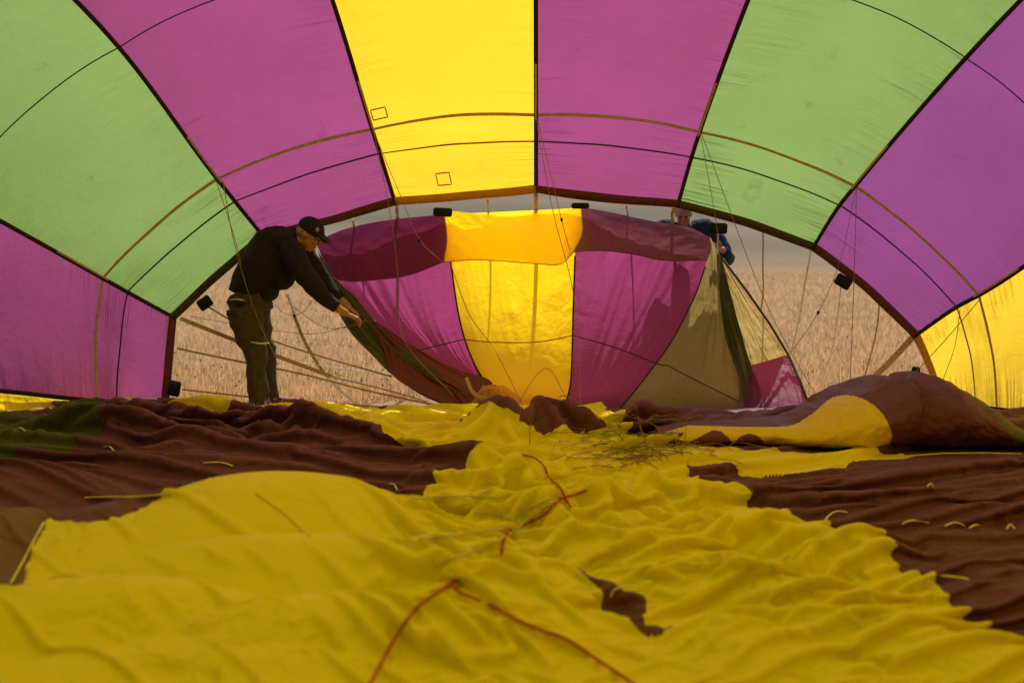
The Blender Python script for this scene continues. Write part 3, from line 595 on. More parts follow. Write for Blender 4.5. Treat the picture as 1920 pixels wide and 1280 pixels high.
yl = patch('gore', SL, SR, 'lip_yellow', env, folds=(.016, 5), belly=.14, seed=64, label='bright yellow gore in the middle of the held up lip', diag=-1.5)
mr = patch('gore', SR, SRR, 'lip_magenta', env, folds=(.035, 6), belly=.12, seed=68, diag=3, label='magenta gore of the held up lip right of the yellow one')
ol = patch('gore', SRR, [(1345, 470, 12.0), (1352, 530, 11.95), (1372, 600, 11.88), (1392, 660, 11.8), (1402, 715, 11.66), (1398, 750, 11.5), (1380, 782, 11.24)], 'lip_olive', env, folds=(.035, 4), belly=.05, seed=72, diag=-1, label='olive gore of the held up lip')
patch('fold', [(1343, 470, 11.98), (1350, 560, 11.9), (1362, 640, 11.8), (1390, 720, 11.6), (1400, 775, 11.35)], [(1352, 478, 12.02), (1378, 580, 11.92), (1400, 660, 11.85), (1412, 700, 11.78), (1410, 775, 11.4)], 'lip_shaded_green', env, folds=(.02, 3), seed=75, label='dark gathered fold below the navy sleeve')
patch('fold', [(1345, 478, 12.05), (1362, 560, 12.0), (1380, 640, 11.94), (1395, 693, 11.9)], [(1358, 492, 12.05), (1410, 560, 12.0), (1455, 620, 11.96), (1481, 664, 11.92)], 'lip_gold', env, folds=(.02, 3), seed=77, fine=.008, label='lighter olive flap hanging outside the lip')
patch('fold', [(1396, 688, 11.86), (1408, 730, 11.6), (1400, 790, 11.3)], [(1481, 664, 11.86), (1502, 715, 11.6), (1520, 775, 11.3)], 'lip_magenta', env, folds=(.025, 4), seed=79, nu=50, nv=50, label='magenta corner below the olive flap')
patch('fold', [(1380, 700, 11.80), (1385, 750, 11.52), (1360, 790, 11.22)], [(1412, 694, 11.78), (1428, 740, 11.5), (1425, 785, 11.26)], 'lip_magenta', env, folds=(.04, 2), seed=80, nu=30, nv=40, label='narrow magenta fold between olive and magenta cloth')
cord('edge_tape', smooth(pts([(1354, 484, 12.03), (1405, 552, 11.99), (1452, 614, 11.95), (1482, 664, 11.91), (1503, 715, 11.6), (1521, 772, 11.31)])), .012, M['hem_green'], env, n=5)
patch('gore', [(-260, 720, 10.35), (-260, 800, 10.2)], [(312, 750, 11.68), (312, 772, 11.4)], 'lip_yellow', env, folds=(.03, 5), seed=97, nu=60, nv=24, label='yellow gore tucked under the magenta one at the far left', top=[(-260, 722, 10.35), (-100, 729, 10.50), (40, 741, 10.9), (180, 752, 11.27), (240, 754, 11.5), (312, 751, 11.68)])
# flap folded inward along the rim
FY = 11.86
def flap(L_, R_, mat, seed, label, top=None, bot=None):
    return patch('hem_flap', L_, R_, mat, env, nu=60, nv=30, folds=(.022, 3), belly=-.03, seed=seed, label=label, tilt=.3, top=top, bot=bot)
flap([(592, 453, BK-.03), (605, 485, 11.92), (618, 522, 11.86)], [(833, 402, BK-.03), (837, 448, 11.92), (832, 491, FY)], fabric('folded_magenta_nylon', (.07, .012, .02), (.13, .018, .06), uvw=False), 81, 'dark magenta flap folded over the rim beside the man', [(592, 453, BK-.03), (640, 432, BK-.03), (700, 417, BK-.03), (770, 408, BK-.03), (833, 402, BK-.03)], [(618, 522, FY), (655, 527, FY), (700, 525, FY), (765, 516, FY), (832, 491, FY)])
flap([(833, 402, BK-.03), (837, 448, 11.92), (832, 491, FY)], [(1090, 388, BK-.03), (1091, 435, 11.92), (1076, 472, FY)], 'lip_yellow', 83, 'yellow flap folded over the rim', [(833, 402, BK-.03), (848, 396, BK-.03), (905, 402, BK-.03), (962, 406, BK-.03), (1030, 396, BK-.03), (1090, 388, BK-.03)], [(832, 491, FY), (900, 487, FY), (1000, 494, FY), (1050, 494, FY), (1076, 472, FY)])
flap([(1090, 388, BK-.03), (1091, 435, 11.92), (1076, 472, FY)], [(1330, 444, BK-.03), (1334, 466, 11.92), (1326, 488, FY)], fabric('folded_mauve_nylon', (.13, .05, .05), (.14, .05, .07), uvw=False), 85, 'mauve flap folded over the rim beside the navy sleeve', [(1090, 388, BK-.03), (1150, 399, BK-.03), (1220, 414, BK-.03), (1290, 426, BK-.03), (1330, 444, BK-.03)], [(1076, 472, FY), (1130, 470, FY), (1190, 477, FY), (1245, 488, FY), (1326, 488, FY)])
for l, mt in (([(618, 521, FY-.01), (655, 527, FY-.01), (700, 525, FY-.01), (765, 516, FY-.01), (832, 491, FY-.01)], 'hem'), ([(832, 491, FY-.01), (900, 487, FY-.01), (1000, 494, FY-.01), (1050, 495, FY-.01), (1076, 472, FY-.01)], 'hem_yellow'), ([(1076, 472, FY-.01), (1130, 470, FY-.01), (1190, 477, FY-.01), (1245, 488, FY-.01), (1326, 488, FY-.01)], 'hem')):
    cord('flap_hem', catmull(pts(l), 30), .004, M[mt], env, n=5)
for l in ([(833, 402, 11.97), (838, 448, 11.89), (832, 491, FY-.02)], [(1090, 388, 11.97), (1092, 435, 11.89), (1076, 472, FY-.02)]):
    cord('flap_seam', catmull(pts(l), 16), .005, M['strap'], env, n=5)
for l, w in ((SL, .008), (SR, .008), (SRR, .006)): 
    p = catmull(pts(l[2:]), 40); p[:, 1] -= .02; cord('load_tape', p, w, M['tape'], env, n=5)
for l, mt in (([(775, 658, 11.74), (830, 645, 11.84), (872, 635, 11.82)], 'seam'), ([(872, 636, 11.82), (930, 641, 11.9), (1010, 640, 11.92), (1074, 628, 11.83)], 'seam_gold'), ([(1074, 628, 11.82), (1150, 650, 11.86), (1230, 680, 11.72), (1250, 684, 11.7)], 'seam'), ([(1250, 684, 11.68), (1310, 715, 11.66), (1385, 752, 11.5)], 'seam')):
    cord('seam', catmull(pts(l), 24)+np.array([0, -.05, 0]), .0045, M[mt], env, n=4)
# outer folds on the left of the lip, facing the camera; the green one has shade in its colour
patch('fold', [(596, 470, 11.8), (618, 550, 11.72), (655, 620, 11.62), (700, 668, 11.54), (738, 705, 11.48), (790, 740, 11.4), (840, 762, 11.3)], [(628, 522, 11.84), (668, 560, 11.8), (712, 612, 11.74), (752, 650, 11.7), (815, 690, 11.62), (880, 735, 11.48), (905, 768, 11.3)], 'lip_shaded_green', env, folds=(.05, 3), seed=91, diag=1, label='green outer fold coloured as in shade, held by the bending man')
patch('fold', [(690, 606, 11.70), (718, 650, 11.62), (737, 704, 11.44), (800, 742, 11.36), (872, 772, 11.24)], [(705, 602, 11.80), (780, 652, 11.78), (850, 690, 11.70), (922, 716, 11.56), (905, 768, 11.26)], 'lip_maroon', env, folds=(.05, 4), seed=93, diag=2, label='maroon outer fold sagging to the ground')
patch('fold', [(905, 722, 11.45), (890, 745, 11.36), (880, 768, 11.22), (900, 778, 11.15)], [(945, 722, 11.5), (975, 745, 11.36), (1000, 770, 11.2), (1020, 790, 11.05)], 'lip_yellow', env, folds=(.06, 4), seed=95, nu=40, nv=40, label='small yellow fold at the foot of the lip')
cord('rim_tape', smooth(pts([(900, 738, 11.33), (903, 728, 11.36), (918, 719, 11.38), (930, 722, 11.38)])), .009, M['strap'], env)
ribbon('rim_tape', catmull(pts([(874, 708, 11.4), (890, 738, 11.3), (930, 752, 11.2), (975, 772, 11.1), (1010, 788, 11.0)]), 24), .03, M['strap'], env)
ribbon('rim_tape', catmull(pts([(588, 472, 11.7), (598, 500, 11.66), (608, 525, 11.64)]), 10), .02, M['band'], env)
cord('rim_tape', catmull(pts([(608, 527, 11.62), (622, 521, 11.62), (645, 540, 11.6), (690, 600, 11.55), (740, 660, 11.5), (820, 715, 11.42), (875, 742, 11.32)]), 30), .007, M['hem_green'], env)

# ------------------------------------------------------------------ tabs, straps and lines of the mouth
def tab(px, py, Y, w, h, rot):
    import bmesh
    bm = bmesh.new(); bmesh.ops.create_cube(bm, size=1); bmesh.ops.scale(bm, vec=(w, .025, h), verts=bm.verts)
    bmesh.ops.bevel(bm, geom=[e for e in bm.edges], offset=.009, segments=2, affect='EDGES')
    bmesh.ops.rotate(bm, matrix=Matrix.Rotation(rot, 3, 'Y'), verts=bm.verts); bmesh.ops.translate(bm, vec=P(px, py, Y), verts=bm.verts)
    V = np.array([v.co[:] for v in bm.verts]); F = [tuple(v.index for v in f.verts) for f in bm.faces]; bm.free()
    mesh_obj('black_tab', V, F, M['black'], env)
for a in ((830, 398, 11.66, .16, .075, .05), (1088, 386, 11.66, .15, .05, 0), (1347, 428, 11.66, .15, .09, .05), (1581, 528, 11.66, .14, .10, .55), (384, 568, 11.6, .12, .10, -.6), (327, 728, 11.6, .10, .13, .2), (1717, 697, 11.66, .07, .09, .1)): tab(*a)
def wavy(p, amp=.01): return p+np.array([1, 0, 0])*(amp*np.sin(np.linspace(0, 3.1, len(p))))[:, None]
straps = [  # flat straps: points, width, material
 ([(1004, 368, 11.72), (1004, 400, 12.08), (1010, 470, 12.3), (1020, 700, 13.2)], .035, 'strap'),
 ([(743, 388, 11.72), (745, 415, 12.08), (756, 510, 12.3), (800, 740, 13.2)], .032, 'strap'),
 ([(662, 420, 11.74), (666, 436, 12.06), (700, 520, 12.3), (760, 720, 13.2)], .02, 'strap'),
 ([(914, 380, 11.74), (915, 402, 12.06), (930, 520, 12.4), (940, 720, 13.2)], .014, 'strap'),
 ([(1174, 392, 11.74), (1177, 412, 12.06), (1200, 600, 12.5), (1200, 740, 13.2)], .014, 'strap'),
 ([(1262, 396, 11.74), (1260, 420, 12.06), (1280, 600, 12.5), (1280, 760, 13.2)], .03, 'strap'),
 ([(1345, 440, 11.7), (1345, 470, 11.95), (1348, 520, 12.2)], .018, 'strap_white'),
 ([(1430, 452, 11.72), (1429, 500, 11.95), (1430, 545, 12.1), (1426, 588, 12.3)], .018, 'strap'),
 ([(1518, 476, 11.7), (1508, 530, 11.85), (1497, 600, 11.95), (1482, 662, 12.0)], .022, 'strap_white'),
 ([(1575, 545, 11.7), (1568, 600, 11.8), (1556, 668, 12.0), (1530, 740, 12.3)], .014, 'strap_white'),
 ([(1647, 580, 11.72), (1640, 630, 11.85), (1622, 700, 12.1), (1615, 725, 12.2)], .018, 'strap'),
 ([(1722, 622, 11.72), (1706, 637, 11.74), (1675, 670, 11.9), (1645, 700, 12.1), (1600, 740, 12.4)], .05, 'strap'),
 ([(538, 552, 11.9), (545, 572, 11.9), (552, 591, 11.9)], .028, 'strap_white'),
 ([(552, 593, 11.9), (570, 640, 11.9), (590, 675, 11.95), (608, 700, 12.0)], .045, 'strap'),
 ([(608, 700, 12.0), (640, 735, 11.95), (690, 775, 11.8)], .035, 'strap_white'),
 ([(338, 597, 11.66), (440, 638, 11.7), (530, 672, 11.8), (620, 705, 12.0)], .055, 'strap'),
 ([(620, 705, 12.0), (700, 725, 12.1), (790, 750, 12.2), (850, 772, 12.2)], .018, 'strap'),
 ([(390, 575, 11.62), (440, 605, 11.7), (500, 635, 11.8), (600, 668, 11.8), (735, 706, 11.75)], .022, 'strap'),
 ([(332, 653, 11.66), (440, 676, 11.7), (560, 700, 11.75), (700, 735, 11.9), (860, 768, 11.9)], .026, 'strap'),
 ([(342, 730, 11.6), (480, 745, 11.5), (640, 757, 11.4), (780, 768, 11.35), (860, 770, 11.3)], .026, 'strap')]
for l, w, mt in straps:
    w *= .62 if l[0][0] < 640 else (.7 if l[0][0] > 1400 and w < .04 else 1)
    if l[0][2] >= 11.7 and l[0][0] > 600 and l[0][0] < 1690: l = [(l[0][0], l[0][1]-(26 if l[0][0] > 1400 else 14), l[0][2]+.04)]+l
    ribbon('suspension_strap', wavy(catmull(pts(l), 24), .006), w, M[mt], env, up=(0, -.9, .3))
thin = [
 [(1007, 222, 11.25), (1053, 412, 11.5), (1068, 468, 11.7)], [(1005, 222, 11.25), (1036, 395, 11.35), (1075, 545, 11.4), (1088, 700, 11.3), (1087, 795, 10.9)],
 [(1313, 250, 11.25), (1340, 400, 11.4), (1348, 470, 11.5), (1347, 560, 11.6)], [(1315, 250, 11.25), (1420, 530, 11.4), (1480, 655, 11.5), (1530, 740, 11.6)],
 [(1605, 352, 11.25), (1575, 490, 11.4), (1534, 586, 11.6), (1484, 660, 11.8)], [(1606, 352, 11.25), (1602, 500, 11.35), (1594, 720, 11.5)],
 [(418, 340, 11.2), (440, 460, 11.2), (480, 590, 11.2), (518, 672, 11.2)], [(405, 338, 11.25), (438, 440, 11.3), (462, 530, 11.3), (500, 640, 11.3)],
 [(700, 245, 11.25), (720, 340, 11.3), (738, 440, 11.4), (748, 540, 11.5), (756, 640, 11.4), (850, 740, 11.1)], [(700, 245, 11.25), (752, 370, 11.4), (787, 450, 11.6), (832, 493, 11.8)],
 [(1840, 558, 11.25), (1770, 640, 11.35), (1700, 715, 11.5)], [(1800, 580, 11.3), (1790, 650, 11.4), (1765, 720, 11.5)],
 [(538, 566, 11.85), (600, 610, 11.8), (640, 615, 11.7), (690, 602, 11.5)], [(552, 592, 11.88), (530, 585, 11.9), (515, 570, 11.9)], [(552, 592, 11.88), (572, 582, 11.9), (585, 563, 11.9)],
 [(355, 592, 11.8), (420, 604, 11.8), (520, 620, 11.9), (600, 625, 11.85), (690, 598, 11.55)],
 [(505, 672, 11.8), (640, 690, 12.0), (735, 703, 11.9)], [(845, 495, 11.85), (880, 590, 11.78), (930, 660, 11.7), (1000, 800, 11.0)],
 [(1062, 745, 11.35), (1020, 690, 11.6), (950, 790, 11.0)]]
for i, l in enumerate(thin): cord('rigging_line', smooth(catmull(pts(l), 26)), .0032, M['strap_white'] if i == 16 else M['thread'], env, n=4)
for (px, py, Y) in ((1053, 412, 11.5), (786, 451, 11.6), (1534, 586, 11.6), (552, 592, 11.88)):
    v, f = tube_geo(pts([(px, py-4, Y), (px, py-1.5, Y), (px, py+1.5, Y), (px, py+4, Y)]), [.004, .011, .011, .004], 8); mesh_obj('line_knot', v, f, M['black'], env)
# cream loops sewn along the floor gores
for l in ([(382, 871), (400, 873), (420, 874), (437, 877)], [(730, 911), (738, 915), (745, 922)], [(195, 841), (205, 843), (214, 848)], [(1545, 982), (1555, 973), (1570, 966), (1588, 964)], [(1690, 987), (1705, 984), (1725, 985), (1741, 984)], [(1771, 990), (1790, 988), (1808, 990)], [(1817, 994), (1828, 993), (1838, 989)], [(1887, 996), (1893, 992), (1902, 995)], [(1596, 916), (1604, 914), (1611, 918)], [(1738, 916), (1745, 914), (1750, 919)],
          [(1735, 1104), (1750, 1092), (1770, 1089), (1815, 1090)], [(1145, 1124), (1152, 1115), (1175, 1110), (1200, 1102)], [(28, 810), (38, 808), (48, 811)], [(75, 803), (84, 801), (92, 804)]):
    p = floor_path(l, 14, .012); p[:, 2] += .012*np.sin(np.linspace(0, np.pi, 14)); ribbon('loop_tape', smooth(p), .0075, M['loop'], env, up=(0, -.5, .8), t=.001)
# rib seams of the yellow billow
for l in ([(82, 981), (66, 1010), (45, 1050), (20, 1095)], [(725, 960), (745, 985), (770, 1012)], [(480, 925), (530, 960), (580, 1005)]):
    cord('seam', smooth(floor_path(l, 30, .003), 3), .006, M['loop'] if l[0][0] < 100 else M['f_yellow'], env, n=5)

# ------------------------------------------------------------------ loose lines lying on the cloth (things of their own)
def loose(name, l, r, mat, label, cat, group=None, n=90, lift=.016):
    p = smooth(floor_path(l, n, lift), 2); c = p.mean(0); o = cord(name, p, r, M[mat], None, n=7, origin=tuple(c)); return tag(o, label, cat, group)
loose('red_line', [(690, 1300), (735, 1215), (780, 1150), (830, 1113), (862, 1090), (853, 1108), (870, 1122), (900, 1134)], .005, 'red', 'red cord nearest the lens, bending up to a kink on the yellow cloth', 'cord', 'red cords on the yellow cloth')
loose('red_line', [(915, 1140), (960, 1165), (1010, 1188), (1060, 1205), (1110, 1238), (1180, 1285), (1230, 1320)], .005, 'red', 'red cord running off the bottom edge right of centre', 'cord', 'red cords on the yellow cloth')
loose('red_line', [(940, 1048), (944, 1022), (955, 1003), (985, 988), (1020, 970), (1050, 942), (1075, 934), (1100, 925)], .006, 'red', 'red cord curving beside the pale cords at mid distance', 'cord', 'red cords on the yellow cloth')
loose('red_line', [(980, 857), (1005, 865), (1022, 882), (1028, 898), (1050, 920), (1060, 940), (1070, 956)], .005, 'red', 'short red cord crossing the others farther back', 'cord', 'red cords on the yellow cloth')
for l, lb in (([(970, 995), (980, 970), (1010, 950), (1040, 939), (1056, 936)], 'pale cord arching just left of the red cord'), ([(815, 1070), (860, 1050), (930, 1022), (985, 985), (1025, 955), (1058, 937)], 'long pale green cord running from lower left to the red cord'),
              ([(770, 942), (830, 936), (900, 936), (935, 938)], 'pale cord across the yellow cloth beside the billow'), ([(785, 1018), (850, 1010), (920, 1000), (965, 998)], 'tan cord lying along the right end of the billow'), ([(890, 968), (930, 970), (970, 982)], 'short pale cord left of the curved red cord'),
              ([(160, 938), (200, 937), (250, 938), (320, 932)], 'pale cord where maroon cloth meets the yellow billow')):
    loose('pale_cord', l, .0042, 'cord', lb, 'cord', 'pale cords lying on the cloth')
rs = np.random.RandomState(11); gs = []
for i in range(130):
    cx, cy = rs.normal(1230, 75), rs.normal(835, 22); cx = np.clip(cx, 1050, 1420); cy = np.clip(cy, 785, 880); L_ = rs.uniform(20, 110); a = rs.uniform(-.5, .5)
    l = [(cx+L_*(t-.5)*math.cos(a)+rs.normal(0, 5), cy+L_*(t-.5)*math.sin(a)*.35+rs.normal(0, 3)) for t in np.linspace(0, 1, 5)]
    p = smooth(floor_path(l, 20, .01)); p[:, 2] += rs.uniform(0, .03)*np.sin(np.linspace(0, np.pi, 20)); gs.append(tube_geo(p, .0020, 4))
for l in ([(1125, 795), (1165, 805), (1250, 840), (1290, 870)], [(1180, 780), (1195, 810), (1205, 840), (1215, 845)], [(1045, 745), (1090, 790), (1170, 830)], [(1160, 800), (1190, 790), (1200, 830), (1212, 846)], [(1262, 798), (1256, 812), (1270, 840), (1275, 850)], [(1315, 782), (1290, 812), (1285, 850), (1278, 855)], [(990, 793), (995, 812), (993, 838)]):
    p = floor_path(l, 24, .015); p[:, 2] += .10*np.sin(np.linspace(0, np.pi, 24)); gs.append(tube_geo(p, .0028, 5))
V, F = join(gs); o = mesh_obj('tangled_lines', V, F, M['thread']); tag(o, 'tangle of thin tan lines heaped on the cloth at the foot of the lip', 'tangled lines', kind='stuff')
# ------------------------------------------------------------------ people
def ell(c, r, R=None, nu=20, nv=14):
    a = np.linspace(0, 2*np.pi, nu, endpoint=False); b = np.linspace(0, np.pi, nv)
    V = np.array([[math.sin(t)*math.cos(s)*r[0], math.sin(t)*math.sin(s)*r[1], math.cos(t)*r[2]] for t in b for s in a])
    if R is not None: V = V@np.array(R).T
    V = V+np.array(c); F = [(i*nu+j, (i+1)*nu+j, (i+1)*nu+(j+1) % nu, i*nu+(j+1) % nu) for i in range(nv-1) for j in range(nu)]
    return V, F
def fuse(name, geos, voxel, mat, parent, iters=3, wr=0., wf=9., seed=0):
    """one continuous surface from overlapping volumes"""
    V, F = join(geos); me = bpy.data.meshes.new(name); me.from_pydata(V.tolist(), [], F); o = bpy.data.objects.new(name, me); S.collection.objects.link(o)
    r = o.modifiers.new('r', 'REMESH'); r.mode = 'VOXEL'; r.voxel_size = voxel
    s = o.modifiers.new('s', 'SMOOTH'); s.factor = .5; s.iterations = iters
    dg = bpy.context.evaluated_depsgraph_get(); m2 = bpy.data.meshes.new_from_object(o.evaluated_get(dg)); bpy.data.objects.remove(o); bpy.data.meshes.remove(me)
    n = len(m2.vertices); co = np.zeros(n*3, np.float32); m2.vertices.foreach_get('co', co); co = co.reshape(-1, 3)
    if wr:
        no = np.zeros(n*3, np.float32); m2.vertices.foreach_get('normal', no); no = no.reshape(-1, 3)
        x, y, z = co.T; d = wr*(1-2.2*np.abs(perlin(x*wf+z*wf*.6+y*3, z*wf*.9-x*wf*.4, seed)))+wr*.6*perlin(x*wf*2.3, z*wf*2+y*wf, seed+1); co = co+no*d[:, None]
    base = np.zeros(3); pr = parent
    while pr is not None: base = base+np.array(pr.location); pr = pr.parent
    m2.vertices.foreach_set('co', (co-base).astype(np.float32).ravel()); m2.update(); m2.polygons.foreach_set('use_smooth', [True]*len(m2.polygons)); m2.materials.clear(); m2.materials.append(mat)
    m2.name = name; q = bpy.data.objects.new(name, m2); S.collection.objects.link(q); q.parent = parent; return q
def rotm(yaw, pitch, roll=0): return np.array((Matrix.Rotation(yaw, 3, 'Z') @ Matrix.Rotation(pitch, 3, 'Y') @ Matrix.Rotation(roll, 3, 'X')))
def limb(p, r, n=14, k=10, ry=None):
    p = np.array(p, float); t = np.linspace(0, 1, len(p)); q = catmull(p, k*(len(p)-1)+1); rr = np.interp(np.linspace(0, 1, len(q)), t, r)
    return tube_geo(q, rr, n, None if ry is None else np.interp(np.linspace(0, 1, len(q)), t, ry))
def head_geo(c, R, s=1., ear=1.):
    """head facing local +X; c = centre of the skull"""
    L = lambda v: np.array(c)+np.array(R)@(np.array(v)*s)
    g = [ell(L((-.008, 0, .03)), np.array((.098, .076, .095))*s, R), ell(L((.022, 0, -.035)), np.array((.070, .060, .085))*s, R), ell(L((.050, 0, -.088)), np.array((.034, .036, .026))*s, R),
         ell(L((.085, 0, .022)), np.array((.016, .055, .013))*s, R), ell(L((.080, .034, -.022)), np.array((.018, .022, .020))*s, R), ell(L((.080, -.034, -.022)), np.array((.018, .022, .020))*s, R),
         ell(L((.098, 0, -.012)), np.array((.016, .010, .026))*s, R), ell(L((.108, 0, -.030)), np.array((.016, .014, .011))*s, R), ell(L((.085, 0, -.060)), np.array((.014, .024, .006))*s, R), ell(L((.082, 0, -.072)), np.array((.014, .021, .006))*s, R)]
    for sg in (-1, 1):
        g += [ell(L((-.010, sg*.074, -.010)), np.array((.016, .009, .028))*s*ear, R), ell(L((-.016, sg*(.070+.010*ear), -.004)), np.array((.013, .006, .024))*s*ear, R)]
    return g
def hand_geo(w, d, side, up, s=1., curl=.9):
    """hand from wrist w along d; fingers curl towards -up"""
    w = np.array(w, float); d = np.array(d, float); d /= np.linalg.norm(d); side = np.array(side, float); side -= d*side.dot(d); side /= np.linalg.norm(side); u = np.cross(side, d); u *= np.sign(u.dot(np.array(up, float))) or 1
    g = [limb([w, w+d*.045*s, w+d*.088*s], [.026*s, .030*s, .034*s], ry=[.020*s, .016*s, .014*s], k=5)]
    for i, (o, ln) in enumerate(((-.030, .070), (-.010, .080), (.010, .075), (.029, .060))):
        b = w+d*.080*s+side*o*s; a1 = curl*.5; d1 = d*math.cos(a1)-u*math.sin(a1); d2 = d*math.cos(a1+curl)-u*math.sin(a1+curl); d3 = d*math.cos(a1+curl*1.7)-u*math.sin(a1+curl*1.7)
        p1 = b+d1*ln*.5*s; p2 = p1+d2*ln*.32*s; p3 = p2+d3*ln*.24*s; g.append(limb([b, p1, p2, p3], [.0095*s, .0088*s, .008*s, .0068*s], n=8, k=4))
    b = w+d*.03*s-side*.022*s; p1 = b+(d*.6-side*.8)*.035*s; p2 = p1+(d*.9-side*.1-u*.4)*.032*s; g.append(limb([b, p1, p2], [.013*s, .0105*s, .008*s], n=8, k=4))
    return g
def eyes(c, R, parent, s=1.):
    L = lambda v: np.array(c)+np.array(R)@(np.array(v)*s); gs = []
    for sg in (-1, 1):
        V, F = ell(L((.082, sg*.031, .004)), np.array((.009, .013, .008))*s, R, 12, 8); gs.append((V, F))
    V, F = join(gs); mesh_obj('eyes', V, F, plain('eye', (.12, .08, .06), .3), parent)

def man():
    Y = 11.42
    T = lambda px, py, dy=0.: P(px, py, Y)+np.array([0, dy, 0])
    base = P(492, 768, Y); base[2] = 0
    o = bpy.data.objects.new('person', None); o.location = base; S.collection.objects.link(o)
    tag(o, 'man in black shirt, khaki trousers and black cap bending over at the left', 'person')
    hc = T(579, 440, .02); R = rotm(math.radians(-12), math.radians(30))
    neck0 = T(552, 458, .03)
    near_sh, near_el, near_cu, near_wr = T(553, 474, -.13), T(594, 533, -.20), T(634, 573, -.17), T(655, 587, -.16)
    far_sh, far_el, far_wr = T(562, 474, .20), T(600, 532, .24), T(650, 578, .18)
    g = head_geo(hc, R, 1.08)+[limb([neck0, hc+R@np.array([-.02, 0, -.02])], [.065, .058]), limb([near_sh, near_el, near_cu, near_wr], [.055, .046, .038, .030]), limb([far_sh, far_el, far_wr], [.055, .042, .028])]
    g += [limb([T(470, 560), T(498, 505), T(536, 468)], [.09, .09, .08])]
    dh = T(690, 602, -.12)-near_wr; g += hand_geo(near_wr, dh, (0, -1, .25), (0, 0, 1), 1.05, .75); g += hand_geo(far_wr, (1, -.1, -.8), (0, -1, 0), (0, 0, 1), 1.0, .8)
    for dy, x in ((-.10, -3), (.10, 4)): g.append(limb([T(468+x, 580, dy), T(486+x, 660, dy*1.1), T(494+x, 750, dy*1.25)], [.075, .045, .035]))
    fuse('body', g, .0055, M['skin'], o, 2)
    eyes(hc, R, o, 1.08)
    # shirt
    g = [limb([T(462, 556, .01), T(472, 532, .01), T(492, 498, .01), T(516, 468, .03), T(546, 450, .04)], [.135, .165, .195, .18, .10], n=28, ry=[.16, .17, .19, .21, .13]),
         ell(T(530, 520, 0), (.11, .13, .10), rotm(0, -.6)), ell(T(503, 545, 0), (.085, .13, .09), rotm(0, -.6)), ell(T(530, 452, .03), (.13, .21, .10), rotm(0, -.1)),
         limb([T(548, 470, -.06), near_sh, T(574, 508, -.19), near_el, T(615, 558, -.18), T(637, 574, -.17)], [.10, .100, .088, .078, .064, .052], n=18),
         limb([T(552, 468, .1), far_sh, far_el, T(632, 563, .2)], [.10, .095, .075, .055], n=18), limb([T(545, 455, .03), T(558, 450, .03)], [.085, .068])]
    fuse('shirt', g, .009, M['shirt'], o, 4, wr=.006, wf=8, seed=3)
    # trousers
    g = [limb([T(452, 545, .01), T(464, 562, .01), T(474, 590, .01)], [.125, .155, .155], n=24, ry=[.16, .18, .17]), ell(T(456, 570, .01), (.105, .17, .12))]
    for dy, x in ((-.10, -3), (.10, 4)):
        g.append(limb([T(466+x, 575, dy), T(474+x, 620, dy), T(486+x, 660, dy*1.1), T(490+x, 705, dy*1.2), T(494+x, 745, dy*1.25), T(496+x, 764, dy*1.25)], [.145, .120, .090, .078, .080, .094], n=22))
    fuse('trousers', g, .009, M['pants'], o, 3, wr=.012, wf=6, seed=8)
    cord('piping', pts([(432, 562, Y-.165), (445, 561, Y-.19), (458, 563, Y-.185)]), .006, M['piping'], o); cord('piping', pts([(470, 641, Y-.205), (488, 644, Y-.245), (505, 643, Y-.215)]), .006, M['piping'], o)
    mesh_obj('pocket_flap', *tube_geo(pts([(432, 568, Y-.17), (446, 568, Y-.195), (457, 570, Y-.19)]), .02, 6, .006), M['shirt'], o)
    for dy, x in ((-.12, 0), (.13, 10)):
        g = [limb([T(482+x, 764, dy), T(500+x, 766, dy), T(522+x, 770, dy-.01)], [.045, .048, .032], ry=[.04, .035, .022])]; fuse('shoe', g, .008, M['shoe'], o)
    # cap, brim and hair
    L = lambda v: hc+R@(np.array(v)*1.08)
    g = [ell(L((-.010, 0, .050)), np.array((.108, .088, .088))*1.08, R), ell(L((.03, 0, .045)), np.array((.075, .08, .06))*1.08, R)]
    br = [limb([L((.075, -.06, .045)), L((.12, -.045, .030)), L((.150, 0, .020)), L((.12, .045, .030)), L((.075, .06, .045))], [.030]*5, ry=[.006]*5, n=10), ell(L((.110, 0, .034)), np.array((.058, .066, .008)), R@rotm(0, .22))]
    V_, F_ = g[0]
    c = fuse('cap', g+br, .006, M['cap'], o, 2)
    # cut the cap open below the band so the face shows
    import bmesh
    bm = bmesh.new(); bm.from_mesh(c.data); pl = L((0, 0, .022))-base; nn = R@rotm(0, .10)@np.array([0, 0, 1.])
    bmesh.ops.bisect_plane(bm, geom=bm.verts[:]+bm.edges[:]+bm.faces[:], plane_co=pl, plane_no=nn, clear_inner=True); bm.to_mesh(c.data); bm.free()
    sdf = c.modifiers.new('thickness', 'SOLIDIFY'); sdf.thickness = .004
    fuse('hair', [ell(L((-.045, 0, -.002)), np.array((.066, .082, .052))*1.05, R)], .006, M['hair'], o, 1, wr=.003, wf=50)
    mesh_obj('cap_badge', *ell(L((.058, -.066, .075)), (.016, .006, .02), R), M['badge'], o)
    mesh_obj('sleeve_patch', *ell(T(529, 441, -.14), (.022, .02, .007)), plain('dark_red_patch', (.16, .012, .01), .8), o)
man()

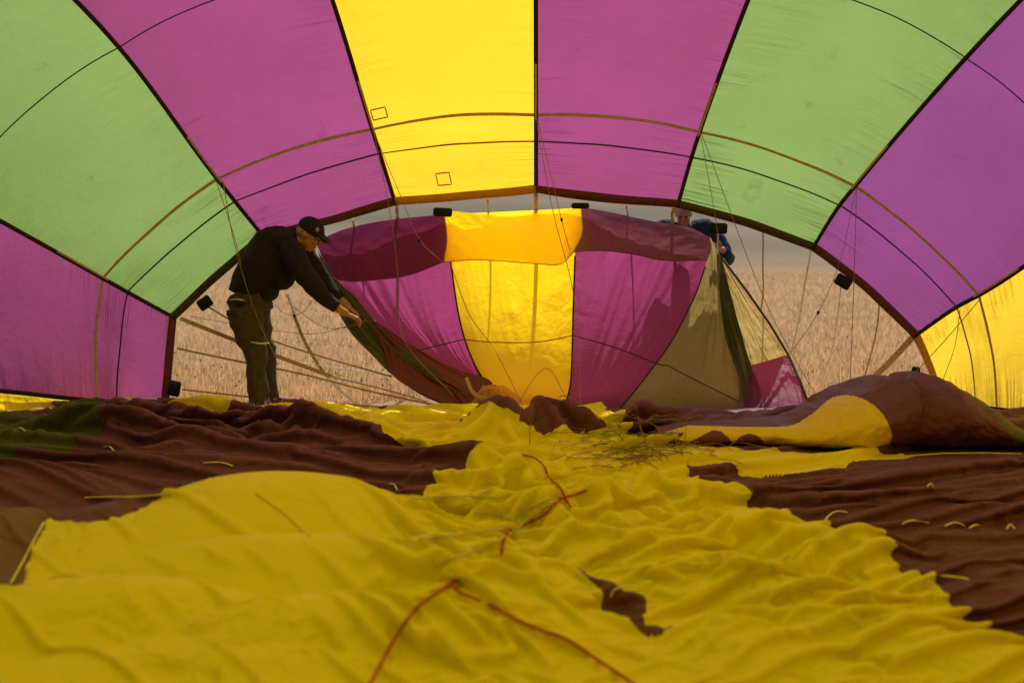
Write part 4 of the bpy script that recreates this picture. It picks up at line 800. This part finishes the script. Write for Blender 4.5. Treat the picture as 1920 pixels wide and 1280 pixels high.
def helper():
    Y = 12.55
    T = lambda px, py, dy=0.: P(px, py, Y)+np.array([0, dy, 0])
    base = np.array([(1290-960)*Y/FPX, Y, 0.]); o = bpy.data.objects.new('person', None); o.location = base; S.collection.objects.link(o)
    tag(o, 'person in navy jacket behind the right end of the lip, gripping its corner', 'person')
    hc = T(1281, 402, -.02); R = rotm(math.radians(-98), math.radians(20))
    wr = T(1346, 468, -.28)
    g = head_geo(hc, R, .95, .8)+[limb([T(1284, 440, .04), hc], [.06, .055]), limb([T(1330, 445, .03), T(1358, 478, -.06), wr], [.05, .042, .028]), limb([T(1236, 445, .03), T(1222, 495, -.06), T(1262, 515, -.25)], [.05, .042, .028]), limb([T(1284, 560), T(1284, 500), T(1284, 450)], [.13, .13, .13])]
    g += hand_geo(wr, (-.45, -.5, .1), (0, .2, -1), (.5, -1, 0), 1.05, 1.0)+hand_geo(T(1262, 515, -.25), (.4, -.6, 0), (0, .2, -1), (0, 0, 1), 1.0, .8)
    for x in (-18, 18): g.append(limb([T(1285+x, 570), T(1285+x, 650), T(1285+x, 732)], [.08, .055, .045]))
    fuse('body', g, .0055, M['skin'], o, 2); eyes(hc, R, o)
    fuse('hair', [ell(hc+np.array((0, .045, .045)), (.083, .085, .085)), ell(hc+np.array((0, .02, .085)), (.080, .085, .05))], .007, plain('brown_hair', (.05, .03, .02), .7, scale=150), o, 1, wr=.003, wf=40)
    g = [limb([T(1285, 575, .02), T(1285, 520, .02), T(1285, 460, .03), T(1285, 428, .05)], [.20, .19, .215, .15], n=24, ry=[.14, .13, .14, .09]), limb([T(1300, 432, .05), T(1328, 430, .04), T(1350, 462, -.03), T(1360, 484, -.08), T(1354, 477, -.2), T(1350, 471, -.24)], [.085, .088, .078, .07, .056, .05], n=18),
         limb([T(1270, 432, .05), T(1240, 432, .04), T(1222, 485, -.06), T(1250, 508, -.2)], [.08, .085, .068, .05], n=18), limb([T(1284, 436, .05), T(1284, 422, .05)], [.11, .085])]
    fuse('jacket', g, .009, M['jacket'], o, 3, wr=.006, wf=9, seed=13)
    g = [ell(T(1285, 575, .02), (.19, .14, .12))]
    for x in (-20, 20): g.append(limb([T(1285+x, 575, .02), T(1285+x, 650, .02), T(1285+x, 728, .03)], [.105, .085, .08], n=18))
    fuse('trousers', g, .010, M['jeans'], o, 3, wr=.006, wf=8, seed=15)
    for x in (-20, 20): fuse('shoe', [limb([T(1285+x, 734, .05), T(1285+x, 736, -.06), T(1285+x, 738, -.17)], [.045, .045, .03], ry=[.035, .03, .02])], .008, M['shoe'], o)
helper()
